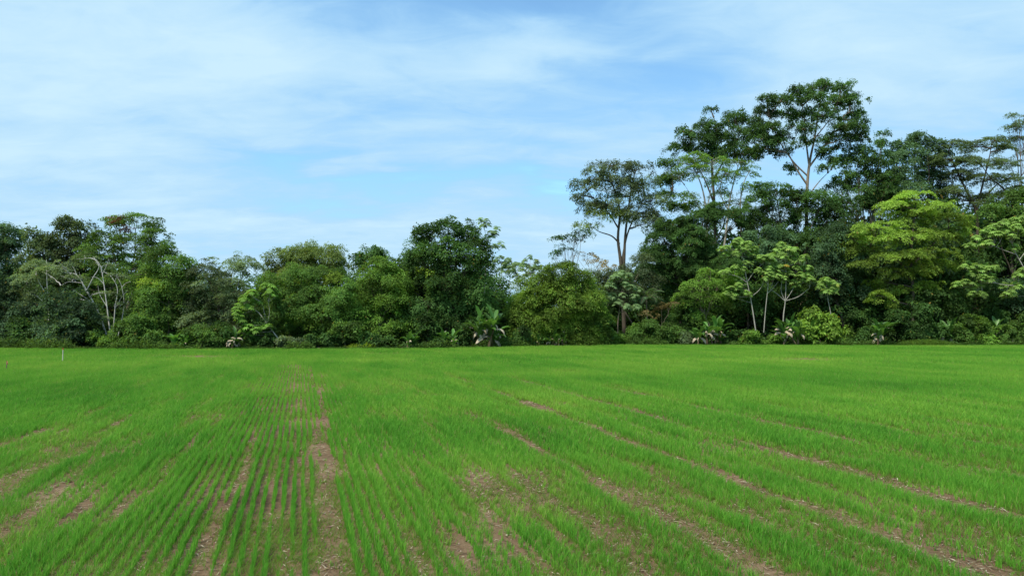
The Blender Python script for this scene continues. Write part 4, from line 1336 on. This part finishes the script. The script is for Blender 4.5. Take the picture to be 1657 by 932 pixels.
# ---- shrubs of the forest edge: every one its own crown, foot by foot along the field
GS = 'shrubs along the foot of the forest'
for px, off, w, top, mat, lab, st in [
        (15, 1.0, 34, 512, 'dark', 'dark shrub at the foot of the left border tree', BROAD), (50, 1.4, 24, 535, 'dark', 'small dark shrub beside the white scrap', BROAD),
        (88, 0.8, 14, 552, 'lime', 'tiny yellowish shrub near the white marker stake', SMALL), (120, 0.9, 34, 516, 'blue', 'rounded dark shrub right behind the white marker stake', BROAD),
        (160, 1.2, 26, 535, 'mid', 'low green shrub left of the leaning white trunks', BROAD), (180, 0.8, 22, 545, 'fresh', 'small fresh green shrub hiding the feet of the leaning white trunks', SMALL),
        (222, 1.0, 36, 508, 'mid', 'broad green shrub right of the leaning white trunks', BROAD), (255, 1.6, 24, 535, 'dark', 'dark low shrub at the slim trunk', BROAD),
        (322, 0.8, 34, 528, 'mid', 'spreading shrub at the foot of the feathery tree', SMALL), (352, 1.2, 26, 515, 'dark', 'dark shrub between feathery tree and withered bananas', SMALL),
        (430, 1.6, 26, 518, 'dark', 'dark shrub behind the stem of the lime sapling', SMALL), (470, 0.9, 26, 540, 'grey', 'dull low shrub right of the lime sapling stem', SMALL),
        (515, 1.1, 30, 540, 'dark', 'dark low shrub below the rounded fresh green tree', BROAD), (560, 1.0, 26, 520, 'mid', 'low green shrub next to the yellowish grass tuft', BROAD),
        (610, 1.1, 28, 538, 'dark', 'dark shrub below the yellowish shoulder tree', BROAD), (690, 1.6, 28, 512, 'dark', 'dark shrub under the left half of the big central tree', BROAD),
        (750, 1.8, 26, 525, 'dark', 'dark shrub under the right half of the big central tree', BROAD), (835, 1.3, 26, 525, 'dark', 'dark shrub between banana clump and yellow green bush', BROAD),
        (955, 1.0, 30, 515, 'mid', 'low green shrub at the right foot of the yellow green bush', BROAD), (990, 0.7, 28, 540, 'fresh', 'spreading fresh shrub below the big leaved sapling', SMALL),
        (1035, 1.0, 30, 520, 'mid', 'green shrub on the bank below the dark palm', SMALL), (1075, 1.2, 34, 515, 'mid', 'dense green shrub left of the pale ragged bananas', SMALL),
        (1105, 1.0, 22, 530, 'grey', 'dull green shrub touching the pale ragged bananas', SMALL), (1190, 1.4, 24, 535, 'dark', 'dark shrub right of the pale ragged bananas', BROAD),
        (1215, 0.7, 18, 535, 'fresh', 'bright small shrub at the foot of the left pale stem', SMALL), (1248, 0.6, 20, 542, 'fresh', 'low bright shrub between the two middle pale stems', SMALL),
        (1322, 0.8, 40, 500, 'bush', 'tall light green shrub with thin stems below the single headed umbrella tree', BIG), (1355, 0.7, 20, 525, 'bush', 'smaller light green shrub at the right of the tall one', BIG),
        (1395, 1.3, 26, 530, 'dark', 'black green shrub in the deepest shade left of the shaded bananas', BROAD), (1455, 2.6, 30, 505, 'dark', 'dark shrub between the two shaded banana clumps', BROAD),
        (1478, 2.4, 34, 488, 'dark', 'tall dark shrub hiding the trunk of the big yellow green tree', BROAD), (1500, 3.2, 28, 525, 'dark', 'dark shrub behind the strip of tall verge grass', BROAD), (1570, 2.0, 30, 512, 'mid', 'green shrub at the right end of the verge grass', BROAD),
        (1600, 1.2, 30, 518, 'fresh', 'spreading fresh green shrub by the right border bananas', BROAD), (1650, 1.0, 30, 508, 'mid', 'green shrub at the right border of the field edge', BROAD)]:
    Y = E(px, off)
    bot = 562
    g = np.random.default_rng(px)
    L = []
    for k in range(6):
        yy = top + (bot - 4 - top) * g.uniform(0.12, 0.95)
        L.append((px + g.uniform(-0.75, 0.75) * w, yy, w * g.uniform(0.32, 0.55), max(5, (bot - top) * g.uniform(0.16, 0.26)), g.uniform(-0.4, 0.6)))
    tree('shrub', lab, px, Y, L, mat, 'dark', 0.06, cat='shrub', group=GS, dens=1.15, pad=0.55, tshift=-0.02, **{**st, 'nleaf': int(st['nleaf'] * 0.6)})


# ---- verge: low weeds and grass along the edge, pale dead leaves
def verge():
    n = 26000
    x = rng.uniform(-72, 76, n)
    off = rng.gamma(1.5, 0.55, n) - 0.35
    y = edge_y(x) + off
    k = rng.random(n) < 0.25 + 0.9 * vnoise(x / 2.4, y * 0, 21)
    x, y = x[k], y[k]
    n = len(x)
    m = 5
    i = np.repeat(np.arange(n), m)
    N = len(i)
    h = rng.uniform(0.10, 0.34, N) * (0.5 + vnoise(x[i] / 3, x[i] * 0 + 1, 9))
    a = rng.random(N) * 6.28
    B = np.stack((x[i] + rng.normal(0, 0.08, N), y[i] + rng.normal(0, 0.08, N), np.zeros(N)), 1)
    S = np.stack((np.cos(a), np.sin(a), 0 * a), 1) * 0.03
    tip = B + np.stack((np.cos(a * 1.7) * h * 0.6, np.sin(a * 1.7) * h * 0.6, h), 1)
    V = np.stack((B - S, B + S, tip), 1).reshape(-1, 3)
    T = np.arange(N * 3).reshape(-1, 3)
    o = link('verge_weeds', make_mesh('verge_weeds', V, T, None, np.repeat(np.clip(rng.normal(0.45, 0.2, N), 0, 0.93), 3)), M['mid'])
    o['kind'] = 'stuff'
    tag(o, 'low dark weeds and grass in the shade along the field edge', 'weeds')
    n = 9000
    x = rng.uniform(-72, 78, n)
    w = fbm(x / 3.1, x * 0 + 5, 33, 3)
    k = rng.random(n) < np.clip((w - 0.36) * 4, 0.05, 1)
    x, w = x[k], w[k]
    n = len(x)
    y = edge_y(x) + rng.gamma(1.3, 0.45, n) - 0.5
    ppx = x / y * F + CX
    vk = ~((ppx > 1428) & (ppx < 1562) & (rng.random(n) < 0.92))
    x, y, w, n = x[vk], y[vk], w[vk], int(vk.sum())
    H = np.clip((w - 0.3) * 3.2, 0.2, 1.2) * rng.uniform(0.35, 1.15, n)
    m = 7
    i = np.repeat(np.arange(n), m)
    N = len(i)
    z = H[i] * rng.random(N) ** 0.8
    a = rng.random(N) * 6.28
    P = np.stack((x[i] + rng.normal(0, 0.13, N), y[i] + rng.normal(0, 0.13, N), z + 0.05), 1)
    D = np.stack((np.cos(a), np.sin(a), rng.normal(0.5, 0.5, N)), 1)
    Nn = np.stack((rng.normal(0, 0.5, N), rng.normal(-0.3, 0.5, N), np.ones(N)), 1)
    l = rng.uniform(0.12, 0.34, N)
    V, T = leaf_quads(P, D, Nn, l, l * rng.uniform(0.15, 0.45, N))
    tn = np.clip(rng.normal(0.4, 0.2, n)[i] + rng.normal(0, 0.1, N), 0.02, 0.93)
    o = link('edge_weeds', make_mesh('edge_weeds', V, T, None, np.repeat(tn, 4)), M['mid'])
    o['kind'] = 'stuff'
    tag(o, 'ragged leafy weeds of uneven height fringing the field under the trees', 'weeds')
    # the taller pale strip on the right
    n = 9000
    px = rng.normal(1495, 34, n)
    x = (px - CX) / F * 90
    y = edge_y(x) + rng.uniform(-0.1, 1.4, n)
    h = rng.uniform(0.4, 1.1, n) * np.exp(-((px - 1490) / 55) ** 2)
    a = rng.random(n) * 6.28
    B = np.stack((x, y, 0 * x), 1)
    S = np.stack((np.cos(a), np.sin(a), 0 * a), 1) * 0.028
    tip = B + np.stack((np.cos(a * 1.7) * h * 0.45, np.sin(a * 1.7) * h * 0.45, h), 1)
    o = link('verge_grass', make_mesh('verge_grass', np.stack((B - S, B + S, tip), 1).reshape(-1, 3), np.arange(n * 3).reshape(-1, 3), None, np.repeat(np.clip(rng.normal(0.4, 0.2, n), 0, 0.93), 3)), M['yellow'])
    o['kind'] = 'stuff'
    tag(o, 'strip of taller pale green grass at the field edge under the yellow green tree', 'grass')
    n = 900
    px = np.concatenate((rng.normal(800, 28, 260), rng.normal(900, 40, 120), rng.normal(1140, 30, 120), rng.uniform(20, 1640, 400)))
    Y = np.array([E(q, 0) for q in px])
    x = (px - CX) / F * Y
    y = Y + rng.uniform(-0.2, 0.9, n)
    a = rng.random(n) * 6.28
    D = np.stack((np.cos(a), np.sin(a), rng.normal(0, 0.25, n)), 1)
    Nn = np.stack((rng.normal(0, 0.5, n), rng.normal(-0.3, 0.5, n), np.ones(n)), 1)
    ln = rng.uniform(0.12, 0.45, n)
    V, T = leaf_quads(np.stack((x, y, rng.uniform(0.04, 0.2, n)), 1), D, Nn, ln, ln * 0.35)
    o = link('leaf_litter', make_mesh('leaf_litter', V, T, None, np.repeat(np.clip(rng.normal(0.45, 0.2, n), 0, 0.95), 4)), M['dead'])
    o['kind'] = 'stuff'
    tag(o, 'dead pale leaves lying along the foot of the forest', 'leaf litter')


verge()


def grass_tuft(label, px, mat, h, seed, n=70):
    g = np.random.default_rng(seed)
    Y = E(px, 0.35)
    b = at(px, 560, Y)
    b[2] = 0
    B = Blades()
    for k in range(n):
        st = b + np.array((g.normal(0, 0.35), g.normal(0, 0.2), 0))
        V, Q = blade(st, g.random() * 6.28, g.uniform(0.9, 1.5), h * g.uniform(0.6, 1.2), 0.07, g.uniform(0.6, 1.9), 5, 0, g)
        B.add(V, Q, float(np.clip(g.normal(0.6, 0.15), 0, 0.9)))
    o = link('grass_tuft', B.mesh('grass_tuft', b), M[mat])
    o.location = b
    return tag(o, label, 'grass')


grass_tuft('yellowish tuft of long grass below the pale shoulder tree, left one of two', 572, 'lime', 0.8, 1)
grass_tuft('yellowish tuft of long grass below the pale shoulder tree, right one of two', 594, 'lime', 1.0, 2)


# ---- marker stakes in the field and the white scrap
def paint(name, c, rough=0.6):
    return rough_mat(name, scl(c, 0.75), c, 9.0, rough, 0.1, (1, 1, 1))


def stake(label, px, py_foot, py_top, r, cols):
    p = ground(px, py_foot)
    hgt = at(px, py_top, p[1])[2]
    root = thing('marker_stake', label, 'stake', p)
    z = -0.1
    for nm, frac, mt in cols:
        z1 = hgt * frac
        tb = Tubes()
        tb.add([(0.008 * z, 0, z), (0.008 * (z + z1) / 2 + 0.004, 0, (z + z1) / 2), (0.008 * z1, 0, z1)], (r, r * 0.97, r * 0.95), 8)
        me = tb.mesh(nm, np.zeros(3))
        link(nm, me, mt, root)
        z = z1 + 0.002
    return root, p, hgt


white = paint('stake_white', (0.58, 0.56, 0.48))
redp = paint('stake_red', (0.55, 0.10, 0.06))
stake('thin white marker stake with a dark red top near the left end of the field', 101, 586, 563, 0.032, [('pole', 0.86, white), ('painted_top', 1.0, redp)])
r0, p0, h0 = stake('short marker stake with an orange red rag on top by the left border', 10, 599, 583, 0.03, [('pole', 0.95, BARK['brown'])])


def rag(parent, h):
    g = np.random.default_rng(4)
    V, Q = [], []
    n = 7
    for i in range(n):
        for j in range(n):
            u, v = i / (n - 1), j / (n - 1)
            V.append((0.02 + 0.13 * u, -0.06 + 0.05 * math.sin(u * 5 + v * 2), h * 0.98 - 0.22 * v - 0.08 * u * u + g.normal(0, 0.008)))
    for i in range(n - 1):
        for j in range(n - 1):
            k = i * n + j
            Q.append((k, k + 1, k + n + 1, k + n))
    link('rag', make_mesh('rag', V, None, Q, None, True), paint('rag_orange', (0.50, 0.20, 0.11), 0.8), parent)


rag(r0, h0)


def scrap():
    """a small crumpled white sheet lying on the forest edge"""
    p = at(68, 560, E(68, -0.1))
    p[2] = 0.0
    g = np.random.default_rng(9)
    n, V, Q = 8, [], []
    for i in range(n):
        for j in range(n):
            u, v = i / (n - 1) - 0.5, j / (n - 1) - 0.5
            V.append((u * 0.42, v * 0.3, 0.30 - 0.9 * (u * u + v * v) + g.normal(0, 0.02)))
    for i in range(n - 1):
        for j in range(n - 1):
            k = i * n + j
            Q.append((k, k + 1, k + n + 1, k + n))
    o = link('white_scrap', make_mesh('white_scrap', V, None, Q), paint('scrap_white', (0.82, 0.82, 0.80)))
    o.location = p
    tag(o, 'small white scrap lying at the foot of the forest near the left border', 'scrap')


scrap()
